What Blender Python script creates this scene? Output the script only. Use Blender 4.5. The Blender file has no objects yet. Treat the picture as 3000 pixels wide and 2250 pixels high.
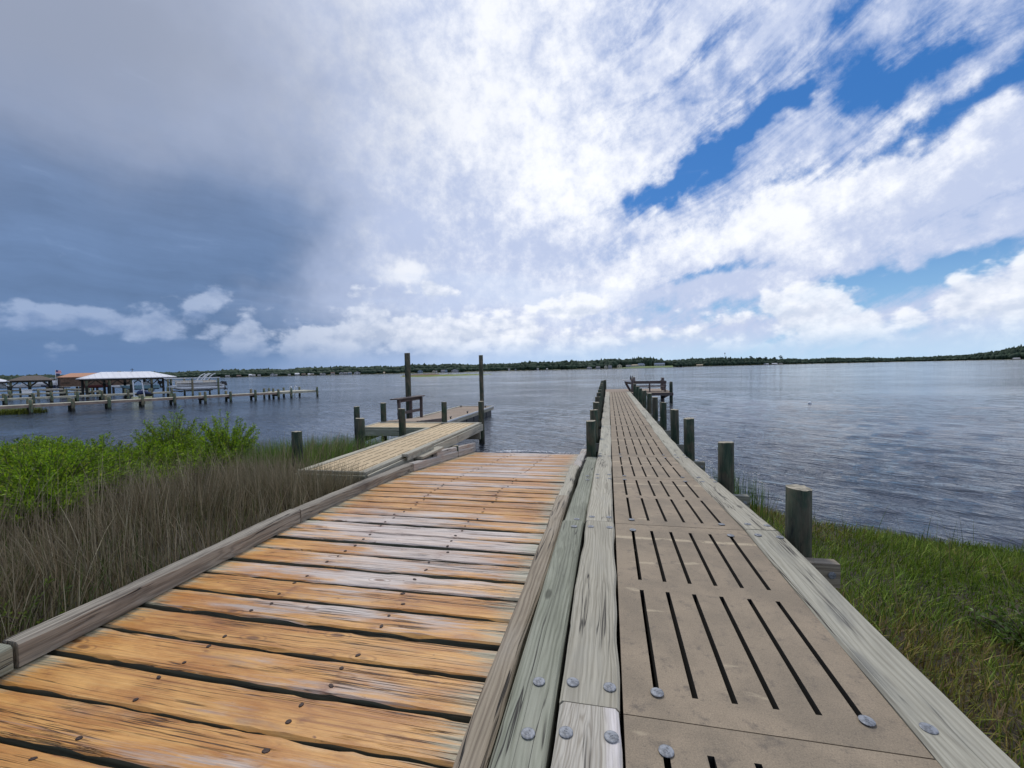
import bpy, bmesh, math, random
import numpy as np
from mathutils import Matrix, Vector
random.seed(7); RNG = np.random.default_rng(11)
scene = bpy.context.scene
COL = scene.collection
R_ = math.radians

# ------------------------------------------------------------------ camera
CAM_H = 2.42
cam_d = bpy.data.cameras.new('camera'); cam = bpy.data.objects.new('camera', cam_d); COL.objects.link(cam)
cam_d.sensor_width = 36.0; cam_d.lens = 36.0 * 1275 / 3000
cam_d.clip_start = 0.05; cam_d.clip_end = 12000
# right, down and forward axes of the camera in the world (level pier runs along +Y)
cx_, cdn_, cf_ = Vector((0.976, 0.217, -0.022)), Vector((-0.0142, -0.0371, -0.9992)), Vector((-0.2172, 0.9756, -0.0327))
cf_.normalize(); cx_ = (cx_ - cf_ * cx_.dot(cf_)).normalized(); cup_ = cx_.cross(cf_)
cam.matrix_world = Matrix(((cx_.x, cup_.x, -cf_.x, 0), (cx_.y, cup_.y, -cf_.y, 0), (cx_.z, cup_.z, -cf_.z, CAM_H), (0, 0, 0, 1)))
scene.camera = cam

# ------------------------------------------------------------------ colour management
scene.view_settings.view_transform = 'Standard'; scene.view_settings.look = 'None'
scene.view_settings.exposure = 0.17; scene.view_settings.gamma = 1.0
scene.view_settings.use_curve_mapping = False
cy_ = scene.cycles; cy_.max_bounces = 5; cy_.diffuse_bounces = 2; cy_.glossy_bounces = 2; cy_.transmission_bounces = 2; cy_.transparent_max_bounces = 4; cy_.caustics_reflective = False; cy_.caustics_refractive = False

# ------------------------------------------------------------------ node helpers
class X:
    """A socket with arithmetic: builds Math nodes in its tree."""
    def __init__(s, nt, sock): s.nt, s.s = nt, sock
    def _m(s, op, *o, clamp=False):
        n = s.nt.nodes.new('ShaderNodeMath'); n.operation = op; n.use_clamp = clamp
        for i, v in enumerate((s,) + o):
            if isinstance(v, X): s.nt.links.new(v.s, n.inputs[i])
            else: n.inputs[i].default_value = v
        return X(s.nt, n.outputs[0])
    def __add__(s, o): return s._m('ADD', o)
    __radd__ = __add__
    def __mul__(s, o): return s._m('MULTIPLY', o)
    __rmul__ = __mul__
    def __sub__(s, o): return s._m('SUBTRACT', o)
    def __rsub__(s, o): return (s * -1.0) + o
    def __truediv__(s, o): return s._m('DIVIDE', o)
    def pw(s, e): return s._m('POWER', e)
    def sin(s): return s._m('SINE')
    def abs(s): return s._m('ABSOLUTE')
    def mx(s, o): return s._m('MAXIMUM', o)
    def mn(s, o): return s._m('MINIMUM', o)
    def exp(s): return s._m('EXPONENT')
    def clamp(s): return s._m('ADD', 0.0, clamp=True)
    def ramp(s, a, b):
        n = s.nt.nodes.new('ShaderNodeMapRange'); n.interpolation_type = 'SMOOTHSTEP'
        s.nt.links.new(s.s, n.inputs[0])
        for i, v in ((1, a), (2, b)):
            if isinstance(v, X): s.nt.links.new(v.s, n.inputs[i])
            else: n.inputs[i].default_value = v
        n.inputs[3].default_value = 0; n.inputs[4].default_value = 1
        return X(s.nt, n.outputs[0])

def comb(nt, *v):
    n = nt.nodes.new('ShaderNodeCombineXYZ')
    for i, c in enumerate(v):
        if isinstance(c, X): nt.links.new(c.s, n.inputs[i])
        else: n.inputs[i].default_value = c
    return X(nt, n.outputs[0])
def sep(nt, v):
    n = nt.nodes.new('ShaderNodeSeparateXYZ'); nt.links.new(v.s, n.inputs[0])
    return [X(nt, o) for o in n.outputs]
def vmap(nt, v, sc, off=None):
    n = nt.nodes.new('ShaderNodeVectorMath'); n.operation = 'MULTIPLY'
    nt.links.new(v.s, n.inputs[0]); n.inputs[1].default_value = sc
    r = X(nt, n.outputs[0])
    if off is not None:
        m = nt.nodes.new('ShaderNodeVectorMath'); m.operation = 'ADD'; nt.links.new(r.s, m.inputs[0])
        if isinstance(off, X): nt.links.new(off.s, m.inputs[1])
        else: m.inputs[1].default_value = off
        r = X(nt, m.outputs[0])
    return r
def noise(nt, v, scale=1.0, detail=4.0, rough=0.55, dist=0.0, color=False, dim='3D'):
    n = nt.nodes.new('ShaderNodeTexNoise'); n.noise_dimensions = dim; nt.links.new(v.s, n.inputs['Vector'])
    n.inputs['Scale'].default_value = scale; n.inputs['Detail'].default_value = detail
    n.inputs['Roughness'].default_value = rough; n.inputs['Distortion'].default_value = dist
    return X(nt, n.outputs['Color' if color else 'Fac'])
def voro(nt, v, scale=1.0, feature='F1', dim='3D'):
    n = nt.nodes.new('ShaderNodeTexVoronoi'); n.feature = feature; n.voronoi_dimensions = dim; nt.links.new(v.s, n.inputs['Vector'])
    n.inputs['Scale'].default_value = scale
    return X(nt, n.outputs['Distance'])
def mix(nt, f, a, b):
    n = nt.nodes.new('ShaderNodeMix'); n.data_type = 'RGBA'; n.clamp_factor = True
    if isinstance(f, X): nt.links.new(f.s, n.inputs[0])
    else: n.inputs[0].default_value = f
    for i, c in ((6, a), (7, b)):
        if isinstance(c, X): nt.links.new(c.s, n.inputs[i])
        else: n.inputs[i].default_value = (*c, 1)
    return X(nt, n.outputs[2])
def scale_col(nt, c, f):
    n = nt.nodes.new('ShaderNodeVectorMath'); n.operation = 'SCALE'; nt.links.new(c.s, n.inputs[0])
    if isinstance(f, X): nt.links.new(f.s, n.inputs[3])
    else: n.inputs[3].default_value = f
    return X(nt, n.outputs[0])

# ------------------------------------------------------------------ sun and sky
SUN_AZ, SUN_EL = -24.0, 58.0            # degrees right of +Y, above the horizon: thin cloud ahead and a little left
sun_d = bpy.data.lights.new('sun', 'SUN'); sun_d.energy = 1.5; sun_d.angle = R_(11); sun_d.color = (1.0, 0.955, 0.88)
sun = bpy.data.objects.new('sun', sun_d); COL.objects.link(sun)
sd = Vector((math.sin(R_(SUN_AZ)) * math.cos(R_(SUN_EL)), math.cos(R_(SUN_AZ)) * math.cos(R_(SUN_EL)), math.sin(R_(SUN_EL))))
sun.rotation_euler = sd.to_track_quat('Z', 'Y').to_euler(); sun.location = sd * 60

world = bpy.data.worlds.new('World'); scene.world = world; world.use_nodes = True
def build_sky():
    nt = world.node_tree; nt.nodes.clear()
    out = nt.nodes.new('ShaderNodeOutputWorld'); bg = nt.nodes.new('ShaderNodeBackground')
    nt.links.new(bg.outputs[0], out.inputs[0]); bg.inputs[1].default_value = 0.1
    sky = nt.nodes.new('ShaderNodeTexSky'); sky.sky_type = 'NISHITA'; sky.sun_disc = False
    sky.sun_elevation = R_(SUN_EL); sky.sun_rotation = R_(SUN_AZ); sky.altitude = 0; sky.air_density = 1.0
    sky.dust_density = 0.4; sky.ozone_density = 2.5
    tc = nt.nodes.new('ShaderNodeTexCoord'); d = X(nt, tc.outputs['Generated'])
    x, y, z = sep(nt, d)
    az = x._m('ARCTAN2', y) * (180 / math.pi)
    el = z.mx(-1.0).mn(1.0)._m('ARCSINE') * (180 / math.pi)
    # ragged warp of the angles, so no mask has a clean outline
    wn = noise(nt, d, 6.0, 4, 0.62, 0.0, color=True); wx, wy, wz = sep(nt, wn)
    AZ = az + (wx - 0.5) * 13.0; EL = el + (wy - 0.5) * 8.0
    def blob(a0, e0, ra, rb, rot=0.0, warp=True):
        """soft elliptical patch of sky round azimuth a0, elevation e0 (degrees)"""
        A, E = (AZ, EL) if warp else (az, el)
        k = math.cos(R_(e0)); c, s_ = math.cos(R_(rot)), math.sin(R_(rot))
        p = A._m('MULTIPLY_ADD', k * c / ra, E._m('MULTIPLY_ADD', s_ / ra, -(a0 * k * c + e0 * s_) / ra))
        q = A._m('MULTIPLY_ADD', -k * s_ / rb, E._m('MULTIPLY_ADD', c / rb, (a0 * k * s_ - e0 * c) / rb))
        r2 = p._m('MULTIPLY_ADD', p, q * q)
        n = nt.nodes.new('ShaderNodeMath'); n.operation = 'POWER'; n.inputs[0].default_value = 0.36788; nt.links.new(r2.s, n.inputs[1])
        return X(nt, n.outputs[0])
    # streaky coordinates: fibres rise to the right
    c, s_ = math.cos(R_(24)), math.sin(R_(24))
    st = comb(nt, (az * c + el * s_) * 0.030, (el * c - az * s_) * 0.115, 3.3)
    fib = noise(nt, st, 2.3, 7, 0.62, 0.5, dim='2D')
    puffn = noise(nt, d, 6.5, 7, 0.62, 0.0)
    big = noise(nt, d, 2.3, 3, 0.55, 0.0)
    right = az.ramp(-14.0, 12.0); mid = az.ramp(-52.0, -14.0)
    # blue of the open sky, deepened from the physical sky
    gm = nt.nodes.new('ShaderNodeHueSaturation'); nt.links.new(sky.outputs[0], gm.inputs['Color'])
    gm.inputs['Saturation'].default_value = 1.35; gm.inputs['Value'].default_value = 1.0
    blue = mix(nt, 0.6, X(nt, gm.outputs[0]), (0.32, 1.45, 4.6))
    hz = (el * -1.0 + 16.0).ramp(0.0, 14.0)
    blue = mix(nt, hz * 0.9, blue, (2.7, 4.9, 7.4))
    # --- high sheet of cloud
    gaps = (blob(6.3, 20.6, 3.6, 1.1, 38) * 0.9 + blob(12.8, 23.6, 5.6, 2.3, 30) * 1.15 + blob(20.0, 27.0, 5.0, 1.3, 26) * 1.0
            + blob(27.5, 26.4, 5.0, 2.6, 6) * 1.15 + blob(31.5, 20.8, 8.8, 1.6, 17) * 1.15 + blob(40.0, 23.5, 4.5, 3.0, 40) * 0.75
            + blob(28.0, 32.5, 10.0, 1.5, 20) * 0.55 + blob(13.0, 11.2, 5.0, 0.8, 4) * 0.9 + blob(31.0, 8.6, 14.0, 0.8, 9) * 0.9 + blob(14.0, 6.6, 20.0, 1.5, 0) * 0.4)
    veil = blob(22.5, 26.8, 2.0, 4.0, -22) * 0.4 + blob(23.0, 15.0, 24.0, 4.0, 16) * 0.6
    fine = noise(nt, d, 26.0, 5, 0.68, 0.0)
    cov = veil - gaps * 0.98 + 0.78 + (fib - 0.5) * (right * 1.8) + (puffn - 0.5) * (right * 0.5 + 0.3) + (fine - 0.5) * (right * 0.8)
    sheet = cov.ramp(-0.05, 0.85)
    # brightness within the sheet
    bright = blob(-18.0, 36.0, 18.0, 14.0, 0) * 0.52 + blob(-3.0, 22.0, 9.0, 7.0, 25) * 0.45 + blob(14.0, 15.5, 24.0, 3.8, 15) * 0.55 + blob(-26.0, 12.6, 3.0, 1.5, 0) * 1.0
    lum = bright + (puffn - 0.5) * (mid * 1.5 + 0.4) + (big - 0.5) * 1.0 + (fib - 0.5) * (right * 0.7) + (fine - 0.5) * (mid * 0.9) + 0.13
    white = mix(nt, lum.ramp(0.0, 1.0), (4.9, 5.6, 7.5), (8.9, 9.1, 9.6))
    col = mix(nt, sheet, blue, white)
    layers = noise(nt, comb(nt, az * 0.03 + (wx - 0.5) * 0.5, el * 0.20 + az * 0.012 + (wy - 0.5) * 0.5, 9.0), 1.6, 5, 0.6, 0.0, dim='2D')
    # --- storm bank: slate blue on the left, grey overhead
    stm = (blob(-62.0, 11.0, 26.0, 17.0, 8) * 1.2 + blob(-45.0, 15.0, 13.0, 7.0, 30) * 0.42 + (az * -1.0).ramp(60.0, 100.0) * 0.9
           + blob(-34.0, 3.0, 30.0, 3.4, 0) * 0.5 + (big - 0.5) * 0.6 + (puffn - 0.5) * 0.15)
    col = mix(nt, stm.ramp(0.0, 1.05), col, scale_col(nt, mix(nt, el.ramp(2.0, 26.0), (1.12, 1.88, 3.4), (1.5, 2.2, 3.7)), (layers - 0.5) * 0.5 + (big - 0.5) * 0.5 + (puffn - 0.5) * 0.25 + 1.05))
    gry = blob(-60.0, 32.0, 26.0, 13.0, 0) + blob(-32.0, 54.0, 34.0, 9.0, 0) * 0.7 + (big - 0.5) * 0.5 + (puffn - .5) * .12
    col = mix(nt, gry.ramp(0.02, 1.05) * 0.88, col, (2.6, 3.0, 4.0))
    # thin bands low on the left half
    low = (layers - 0.5) * 1.6 + blob(-14.0, 9.5, 24.0, 3.5, 0) * 0.9
    col = mix(nt, low.ramp(0.25, 1.2) * 0.7, col, (5.2, 6.1, 8.0))
    # --- cumulus along the horizon: cauliflower edges, flat-ish bases
    cu_v = comb(nt, az * 0.115, el * 0.165, 4.7)
    def cun(dv):
        v = vmap(nt, cu_v, (1, 1, 1), dv)
        return (noise(nt, v, 1.25, 5, 0.56, 0.0, dim='2D') - 0.5) * 1.5 + 0.5
    n0 = cun((3.3, 2.4, 0)); n1 = cun((3.26, 2.55, 0)); lump = voro(nt, cu_v, 4.2, dim='2D') * -0.20 + 0.09
    n0 = n0 + lump; n1 = n1 + lump * 0.4
    B = lambda *a: blob(*a, 0, False)
    band = B(-36.0, 4.2, 11.0, 3.2) * 0.56 + B(-20.5, 4.6, 7.5, 3.4) * 0.48 + B(-46.3, 8.7, 1.9, 1.3) * 0.48 + B(-56.0, 5.2, 7.0, 1.8) * 0.40 \
        + B(6.0, 3.4, 24.0, 2.0) * 0.40 + B(21.0, 6.0, 3.4, 2.6) * 0.46 + B(33.0, 4.9, 6.5, 2.3) * 0.46 + B(-24.0, 10.4, 4.0, 1.5) * 0.44 + B(-4.0, 8.2, 5.5, 1.6) * 0.40 - el.ramp(8.0, 17.0) * 0.5
    cden = (n0 + band).ramp(0.66, 0.88)
    shade = ((n0 - n1) * 3.2 + 0.55).clamp()
    leftness = (az * -1.0).ramp(12.0, 58.0)
    hi = mix(nt, leftness, (8.8, 9.0, 9.5), (3.9, 4.8, 6.7)); lo = mix(nt, leftness, (5.9, 6.5, 7.7), (2.0, 2.9, 4.9))
    cuc = mix(nt, shade, lo, hi)
    col = mix(nt, cden * (el.ramp(0.8, 3.6)) * (leftness * -0.25 + 0.85), col, cuc)
    # haze low on the horizon
    hzc = mix(nt, leftness, mix(nt, az.ramp(-30.0, 15.0), (4.0, 5.4, 7.9), (4.6, 6.4, 8.2)), (1.10, 2.0, 3.9))
    col = mix(nt, (el * -1.0 + 5.0).ramp(0.0, 4.8) * 0.8, col, hzc)
    nt.links.new(col.s, bg.inputs[0])
build_sky()
world.cycles.sampling_method = 'NONE'

# ------------------------------------------------------------------ materials
def new_mat(name):
    m = bpy.data.materials.new(name); m.use_nodes = True; nt = m.node_tree; nt.nodes.clear()
    out = nt.nodes.new('ShaderNodeOutputMaterial'); b = nt.nodes.new('ShaderNodeBsdfPrincipled')
    nt.links.new(b.outputs[0], out.inputs[0])
    b.inputs['Roughness'].default_value = 0.75
    return m, nt, b
def coords(nt, kind='Object'):
    return X(nt, nt.nodes.new('ShaderNodeTexCoord').outputs[kind])
def rnd(nt):
    return X(nt, nt.nodes.new('ShaderNodeObjectInfo').outputs['Random'])
def bump(nt, b, h, strength=0.4, dist=0.01):
    n = nt.nodes.new('ShaderNodeBump'); n.inputs['Strength'].default_value = strength; n.inputs['Distance'].default_value = dist
    nt.links.new(h.s, n.inputs['Height']); nt.links.new(n.outputs[0], b.inputs['Normal'])
def setc(nt, b, c): nt.links.new(c.s, b.inputs['Base Color'])

def wood_mat(name, early, late, crack=(0.03, 0.025, 0.02), stain=None, ring=26.0, wav=1.0, bump_s=0.5, rough=0.8, crack_amt=1.0, stain_amt=0.5, spread=0.25):
    """Weathered softwood, grain along local X: growth-ring bands, fibres, splits, stains."""
    m, nt, b = new_mat(name); v = coords(nt); r = rnd(nt)
    off = comb(nt, r * 37.0, r * 91.0, r * 13.0)
    p = vmap(nt, v, (1, 1, 1), off)
    field = noise(nt, vmap(nt, p, (0.45, 3.6, 3.6)), 1.3, 4, 0.5, 0.25)
    fx, fy, fz = sep(nt, p)
    ph = field * ring * wav * 2.4 + fy * ring * 11.0 + fz * ring * 6.0
    rings = ph.sin() * 0.5 + 0.5
    rings = rings.pw(1.7)
    fib = noise(nt, vmap(nt, p, (2.2, 95.0, 95.0)), 1.0, 4, 0.7)
    blot = noise(nt, vmap(nt, p, (1.3, 5.0, 5.0)), 1.0, 5, 0.6, 0.4)
    crk = noise(nt, vmap(nt, p, (0.5, 15.0, 15.0), (5, 5, 5)), 1.0, 3, 0.5, 0.3)
    cr = ((crk - 0.5).abs() * -1.0 + 0.03).ramp(0.012, 0.03) * noise(nt, vmap(nt, p, (0.8, 4, 4), (9, 2, 1)), 1.0, 2).ramp(0.48, 0.62) * crack_amt
    strk = noise(nt, vmap(nt, p, (0.6, 55.0, 55.0), (4, 1, 7)), 1.0, 5, 0.68, 0.2)
    c = mix(nt, rings * 0.42 + (strk - 0.5) * 1.7 + (fib - 0.5) * 0.7 + 0.08, early, late)
    if stain: c = mix(nt, blot.ramp(0.45, 0.75) * stain_amt, c, stain)
    c = scale_col(nt, c, (blot - 0.5) * 0.8 + (fib - 0.5) * 0.9 + r * spread + (1.0 - spread * 0.5))
    kn = voro(nt, vmap(nt, p, (1.5, 4.2, 4.2), (1, 1, 1)), 1.0); c = mix(nt, (kn * -1.0 + 0.13 + (fib - 0.5) * 0.05).ramp(0.0, 0.07) * 0.75, c, tuple(x * 0.45 for x in late))
    c = mix(nt, cr, c, crack)
    setc(nt, b, c); b.inputs['Roughness'].default_value = rough
    bump(nt, b, fib * 0.35 - rings * 0.4 - cr * 1.6 + blot * 0.2, bump_s, 0.006)
    return m

def plank_mat():
    """Ramp plank: golden rust softwood, bleached patches, grey-green ends by the curbs, fine dark checks along the grain."""
    m, nt, b = new_mat('ramp_plank_wood'); v = coords(nt); r = rnd(nt)
    off = comb(nt, r * 53.0, r * 17.0, r * 71.0)
    p = vmap(nt, v, (1, 1, 1), off); ox, oy, oz = sep(nt, v)
    fib = noise(nt, vmap(nt, p, (2.4, 130.0, 130.0)), 1.0, 4, 0.75)
    str_ = noise(nt, vmap(nt, p, (0.7, 55.0, 55.0), (2, 6, 1)), 1.0, 5, 0.68, 0.2)
    tone = noise(nt, vmap(nt, p, (1.5, 7.0, 7.0), (3, 3, 3)), 1.0, 6, 0.66, 0.4)
    patch = noise(nt, vmap(nt, p, (3.5, 9.0, 9.0), (7, 1, 1)), 1.0, 5, 0.65)
    c = mix(nt, tone.ramp(0.32, 0.68), (0.50, 0.195, 0.034), (0.65, 0.335, 0.088))
    c = mix(nt, str_.ramp(0.52, 0.68) * 0.8, c, (0.31, 0.11, 0.022))
    c = mix(nt, patch.ramp(0.58, 0.74) * 0.7, c, (0.30, 0.105, 0.026))
    c = mix(nt, (str_ * -1.0).ramp(-0.46, -0.32) * 0.45, c, (0.74, 0.46, 0.17))
    # bleached patches, more on some planks than others
    pale = noise(nt, vmap(nt, p, (0.75, 5.0, 5.0), (1, 8, 4)), 1.0, 6, 0.62, 0.5)
    blt = (pale + (r - 0.5) * 0.34 + (fib - 0.5) * 0.30 + (str_ - 0.5) * 0.45 + (ox.abs() * -0.11) + 0.125).ramp(0.50, 0.68)
    c = mix(nt, blt * 0.9, c, mix(nt, (str_ * 0.6 + fib * 0.4).ramp(0.36, 0.62), (0.70, 0.65, 0.60), (0.40, 0.31, 0.25)))
    gr = noise(nt, vmap(nt, p, (1.0, 5.0, 5.0), (11, 8, 4)), 1.0, 5, 0.6, 0.3).ramp(0.55, 0.72)
    c = mix(nt, gr * 0.5, c, (0.30, 0.24, 0.19))
    # end zones kept from traffic
    edge = ox.abs()
    ez = (edge + (pale - 0.5) * 0.9 + (str_ - 0.5) * 0.9).ramp(1.26, 1.56)
    c = mix(nt, ez * 0.85, c, mix(nt, str_.ramp(0.35, 0.65), (0.56, 0.56, 0.43), (0.27, 0.27, 0.18)))
    # checks, splinters and rust specks
    crk = noise(nt, vmap(nt, p, (0.55, 34.0, 34.0), (5, 5, 5)), 1.0, 3, 0.5, 0.3)
    cr = ((crk - 0.5).abs() * -1.0 + 0.03).ramp(0.008, 0.029) * noise(nt, vmap(nt, p, (1.2, 9, 9), (9, 2, 1)), 1.0, 3).ramp(0.44, 0.58)
    sp = noise(nt, vmap(nt, p, (9, 24, 24), (2, 2, 9)), 1.0, 3, 0.5).ramp(0.69, 0.76)
    c = scale_col(nt, c, (tone - 0.5) * 0.7 + (fib - 0.5) * 0.9 + r * 0.2 + 0.92)
    kn = voro(nt, vmap(nt, p, (1.7, 4.6, 4.6), (1, 1, 1)), 1.0); c = mix(nt, (kn * -1.0 + 0.12 + (fib - 0.5) * 0.06).ramp(0.0, 0.06) * 0.8, c, (0.15, 0.058, 0.018))
    c = mix(nt, ((kn - 0.17).abs() * -1.0 + 0.03 + (str_ - 0.5) * 0.03).ramp(0.0, 0.03) * 0.45, c, (0.22, 0.085, 0.025))
    c = mix(nt, cr * 0.9, c, (0.045, 0.024, 0.012)); c = mix(nt, sp * 0.8, c, (0.13, 0.04, 0.014))
    # rust bleeding round the two nail lines
    nl = ((ox - 0.56).abs() * -1.0).mx((ox + 0.44).abs() * -1.0)
    rs = (nl + (tone - 0.5) * 0.25).ramp(-0.10, 0.04) * patch.ramp(0.48, 0.64)
    c = mix(nt, rs * 0.8, c, (0.17, 0.045, 0.014))
    setc(nt, b, c); b.inputs['Roughness'].default_value = 0.40
    bump(nt, b, fib * 0.35 - str_ * 0.5 - cr * 1.6 + tone * 0.5, 0.75, 0.006)
    return m

def panel_mat(name, ca, cb, pale, dark, grit=1.0):
    m, nt, b = new_mat(name); v = coords(nt); r = rnd(nt)
    p = vmap(nt, v, (1, 1, 1), comb(nt, r * 31.0, r * 77.0, 0.0)); ox, oy, oz = sep(nt, v)
    n1 = noise(nt, p, 2.4, 6, 0.62, 0.3); n2 = noise(nt, p, 9.0, 5, 0.7); g = noise(nt, p, 160.0, 3, 0.6)
    sp = voro(nt, p, 210.0)
    c = mix(nt, n1.ramp(0.3, 0.72), ca, cb)
    c = mix(nt, n2.ramp(0.52, 0.74) * 0.75, c, dark)
    c = mix(nt, noise(nt, vmap(nt, p, (1, 1, 1), (8, 3, 0)), 26.0, 4, 0.7).ramp(0.55, 0.72) * 0.45, c, dark)
    c = mix(nt, (n1 * 0.5 + n2 * 0.5).ramp(0.57, 0.66) * 0.35, c, dark)
    # pale scuffs: short rubbed marks and one worn line across
    sc = noise(nt, vmap(nt, p, (3.0, 9.0, 3.0), (3, 1, 0)), 1.0, 3, 0.5).ramp(0.66, 0.74)
    ln = ((oy + r * 1.6 - 1.6).abs() * -1.0 + 0.035 + (n1 - 0.5) * 0.05 + (g - 0.5) * 0.02).ramp(0.0, 0.02) * n2.ramp(0.36, 0.5)
    c = mix(nt, (sc * 0.5).mx(ln * 0.62), c, pale)
    c = scale_col(nt, c, (g - 0.5) * 1.1 * grit + (n2 - 0.5) * 0.35 + r * 0.16 + 0.92)
    c = mix(nt, (sp * -1.0 + 0.23).ramp(0.0, 0.12) * 0.35 * grit, c, pale)
    setc(nt, b, c); b.inputs['Roughness'].default_value = 0.82
    bump(nt, b, g * 0.6 + n2 * 0.3, 0.35, 0.003)
    return m

def post_mat(name, green, brown, pale, wet=None):
    """Treated pile: streaks along local Z, checks, mottled green and brown; darker below the tide line when wet is given."""
    m, nt, b = new_mat(name); v = coords(nt); r = rnd(nt)
    p = vmap(nt, v, (1, 1, 1), comb(nt, r * 31.0, r * 57.0, r * 11.0)); ox, oy, oz = sep(nt, v)
    s = noise(nt, vmap(nt, p, (24, 24, 2.6)), 1.0, 6, 0.68, 0.5); s2 = noise(nt, vmap(nt, p, (60, 60, 2.5)), 1.0, 3, 0.6)
    bl = noise(nt, vmap(nt, p, (5, 5, 2.2)), 1.0, 5, 0.6, 0.6)
    c = mix(nt, bl.ramp(0.40, 0.62), green, brown)
    c = mix(nt, s.ramp(0.52, 0.72) * 0.7, c, pale)
    c = mix(nt, (s * -1.0).ramp(-0.46, -0.36) * 0.85, c, (0.010, 0.014, 0.010))
    c = scale_col(nt, c, (s2 - 0.5) * 0.8 + (bl - 0.5) * 0.6 + r * 0.3 + 0.85)
    tide = (oz * -1.0 + 1.66 + (bl - 0.5) * 0.5 + (s - 0.5) * 0.2).ramp(0.0, 0.16)
    c = mix(nt, tide * 0.9, c, (0.014, 0.014, 0.011))
    setc(nt, b, c); b.inputs['Roughness'].default_value = 0.78
    bump(nt, b, s * 1.1 + s2 * 0.6, 1.0, 0.016)
    return m

def plain_mat(name, col, rough=0.6, metal=0.0, var=0.15, scale=6.0, spec=0.5, bmp=0.0):
    m, nt, b = new_mat(name); v = coords(nt); n = noise(nt, v, scale, 5, 0.6)
    a = tuple(c * (1 - var) for c in col); z = tuple(min(1, c * (1 + var)) for c in col)
    setc(nt, b, mix(nt, n.ramp(0.3, 0.7), a, z))
    b.inputs['Roughness'].default_value = rough; b.inputs['Metallic'].default_value = metal; b.inputs['Specular IOR Level'].default_value = spec
    if bmp: bump(nt, b, n, bmp, 0.01)
    return m

def leaf_mat(name, trans=0.35, rough=0.5):
    """Colour of each blade or leaf comes with the mesh (its own natural tint); thin, so it lets light through."""
    m = bpy.data.materials.new(name); m.use_nodes = True; nt = m.node_tree; nt.nodes.clear()
    out = nt.nodes.new('ShaderNodeOutputMaterial'); b = nt.nodes.new('ShaderNodeBsdfPrincipled'); t = nt.nodes.new('ShaderNodeBsdfTranslucent')
    ms = nt.nodes.new('ShaderNodeMixShader'); ms.inputs[0].default_value = trans
    at = nt.nodes.new('ShaderNodeAttribute'); at.attribute_name = 'tint'
    nt.links.new(at.outputs['Color'], b.inputs['Base Color']); nt.links.new(at.outputs['Color'], t.inputs['Color'])
    b.inputs['Roughness'].default_value = rough; b.inputs['Specular IOR Level'].default_value = 0.3
    nt.links.new(b.outputs[0], ms.inputs[1]); nt.links.new(t.outputs[0], ms.inputs[2]); nt.links.new(ms.outputs[0], out.inputs[0])
    return m

M = {}
M['plank'] = plank_mat()
M['cap'] = wood_mat('cap_board_wood', (0.46, 0.42, 0.32), (0.20, 0.175, 0.125), stain=(0.27, 0.26, 0.22), ring=24, bump_s=0.6, stain_amt=0.5)
M['cap_grey'] = wood_mat('weathered_grey_wood', (0.47, 0.44, 0.34), (0.25, 0.225, 0.165), stain=(0.11, 0.11, 0.10), ring=22, stain_amt=0.7)
M['green'] = wood_mat('green_treated_wood', (0.30, 0.305, 0.225), (0.115, 0.117, 0.075), stain=(0.36, 0.35, 0.28), ring=22, wav=1.1, stain_amt=0.45)
M['curb'] = wood_mat('curb_wood', (0.38, 0.315, 0.225), (0.14, 0.104, 0.07), stain=(0.31, 0.28, 0.23), ring=20, bump_s=0.9, stain_amt=0.6, crack_amt=1.3)
M['curb_dark'] = wood_mat('dark_curb_wood', (0.38, 0.335, 0.262), (0.095, 0.078, 0.058), stain=(0.070, 0.056, 0.044), ring=20, bump_s=0.9, stain_amt=0.85, crack_amt=1.3)
M['curb_pale'] = wood_mat('bleached_curb_wood', (0.52, 0.49, 0.44), (0.28, 0.235, 0.19), stain=(0.24, 0.115, 0.05), ring=20, bump_s=1.0, stain_amt=0.6, crack_amt=1.5)
M['knotty'] = wood_mat('knotty_grey_wood', (0.50, 0.46, 0.38), (0.19, 0.155, 0.11), stain=(0.60, 0.55, 0.54), ring=34, wav=2.0, stain_amt=0.9)
M['brownwood'] = wood_mat('dark_brown_wood', (0.125, 0.095, 0.085), (0.06, 0.043, 0.04), stain=(0.15, 0.13, 0.12), ring=18, stain_amt=0.4)
M['deckold'] = wood_mat('old_deck_wood', (0.36, 0.27, 0.19), (0.235, 0.165, 0.115), stain=(0.33, 0.30, 0.27), ring=18, stain_amt=0.5)
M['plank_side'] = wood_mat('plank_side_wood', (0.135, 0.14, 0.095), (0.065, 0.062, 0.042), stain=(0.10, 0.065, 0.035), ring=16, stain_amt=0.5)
M['beam'] = wood_mat('under_beam_wood', (0.24, 0.235, 0.18), (0.14, 0.13, 0.10), stain=(0.18, 0.16, 0.15), ring=16, stain_amt=0.5)
M['panel'] = panel_mat('brown_composite', (0.232, 0.184, 0.126), (0.335, 0.260, 0.175), (0.55, 0.45, 0.30), (0.115, 0.094, 0.072))
M['slot_shade'] = plain_mat('painted_slot_shade', (0.020, 0.018, 0.014), 0.9, var=0.3, scale=30)  # shade inside the slots, painted as near-black wall colour
M['panel_tan'] = panel_mat('tan_composite', (0.55, 0.41, 0.235), (0.62, 0.475, 0.285), (0.68, 0.56, 0.40), (0.44, 0.335, 0.20), grit=0.6)
M['post'] = post_mat('treated_pile_wood', (0.022, 0.048, 0.024), (0.070, 0.062, 0.038), (0.120, 0.135, 0.085))
M['post_far'] = post_mat('weathered_pile_wood', (0.10, 0.155, 0.09), (0.19, 0.15, 0.09), (0.28, 0.30, 0.21))
M['post_top'] = plain_mat('pile_end_grain', (0.34, 0.30, 0.22), 0.85, var=0.5, scale=22, bmp=0.5)
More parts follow.
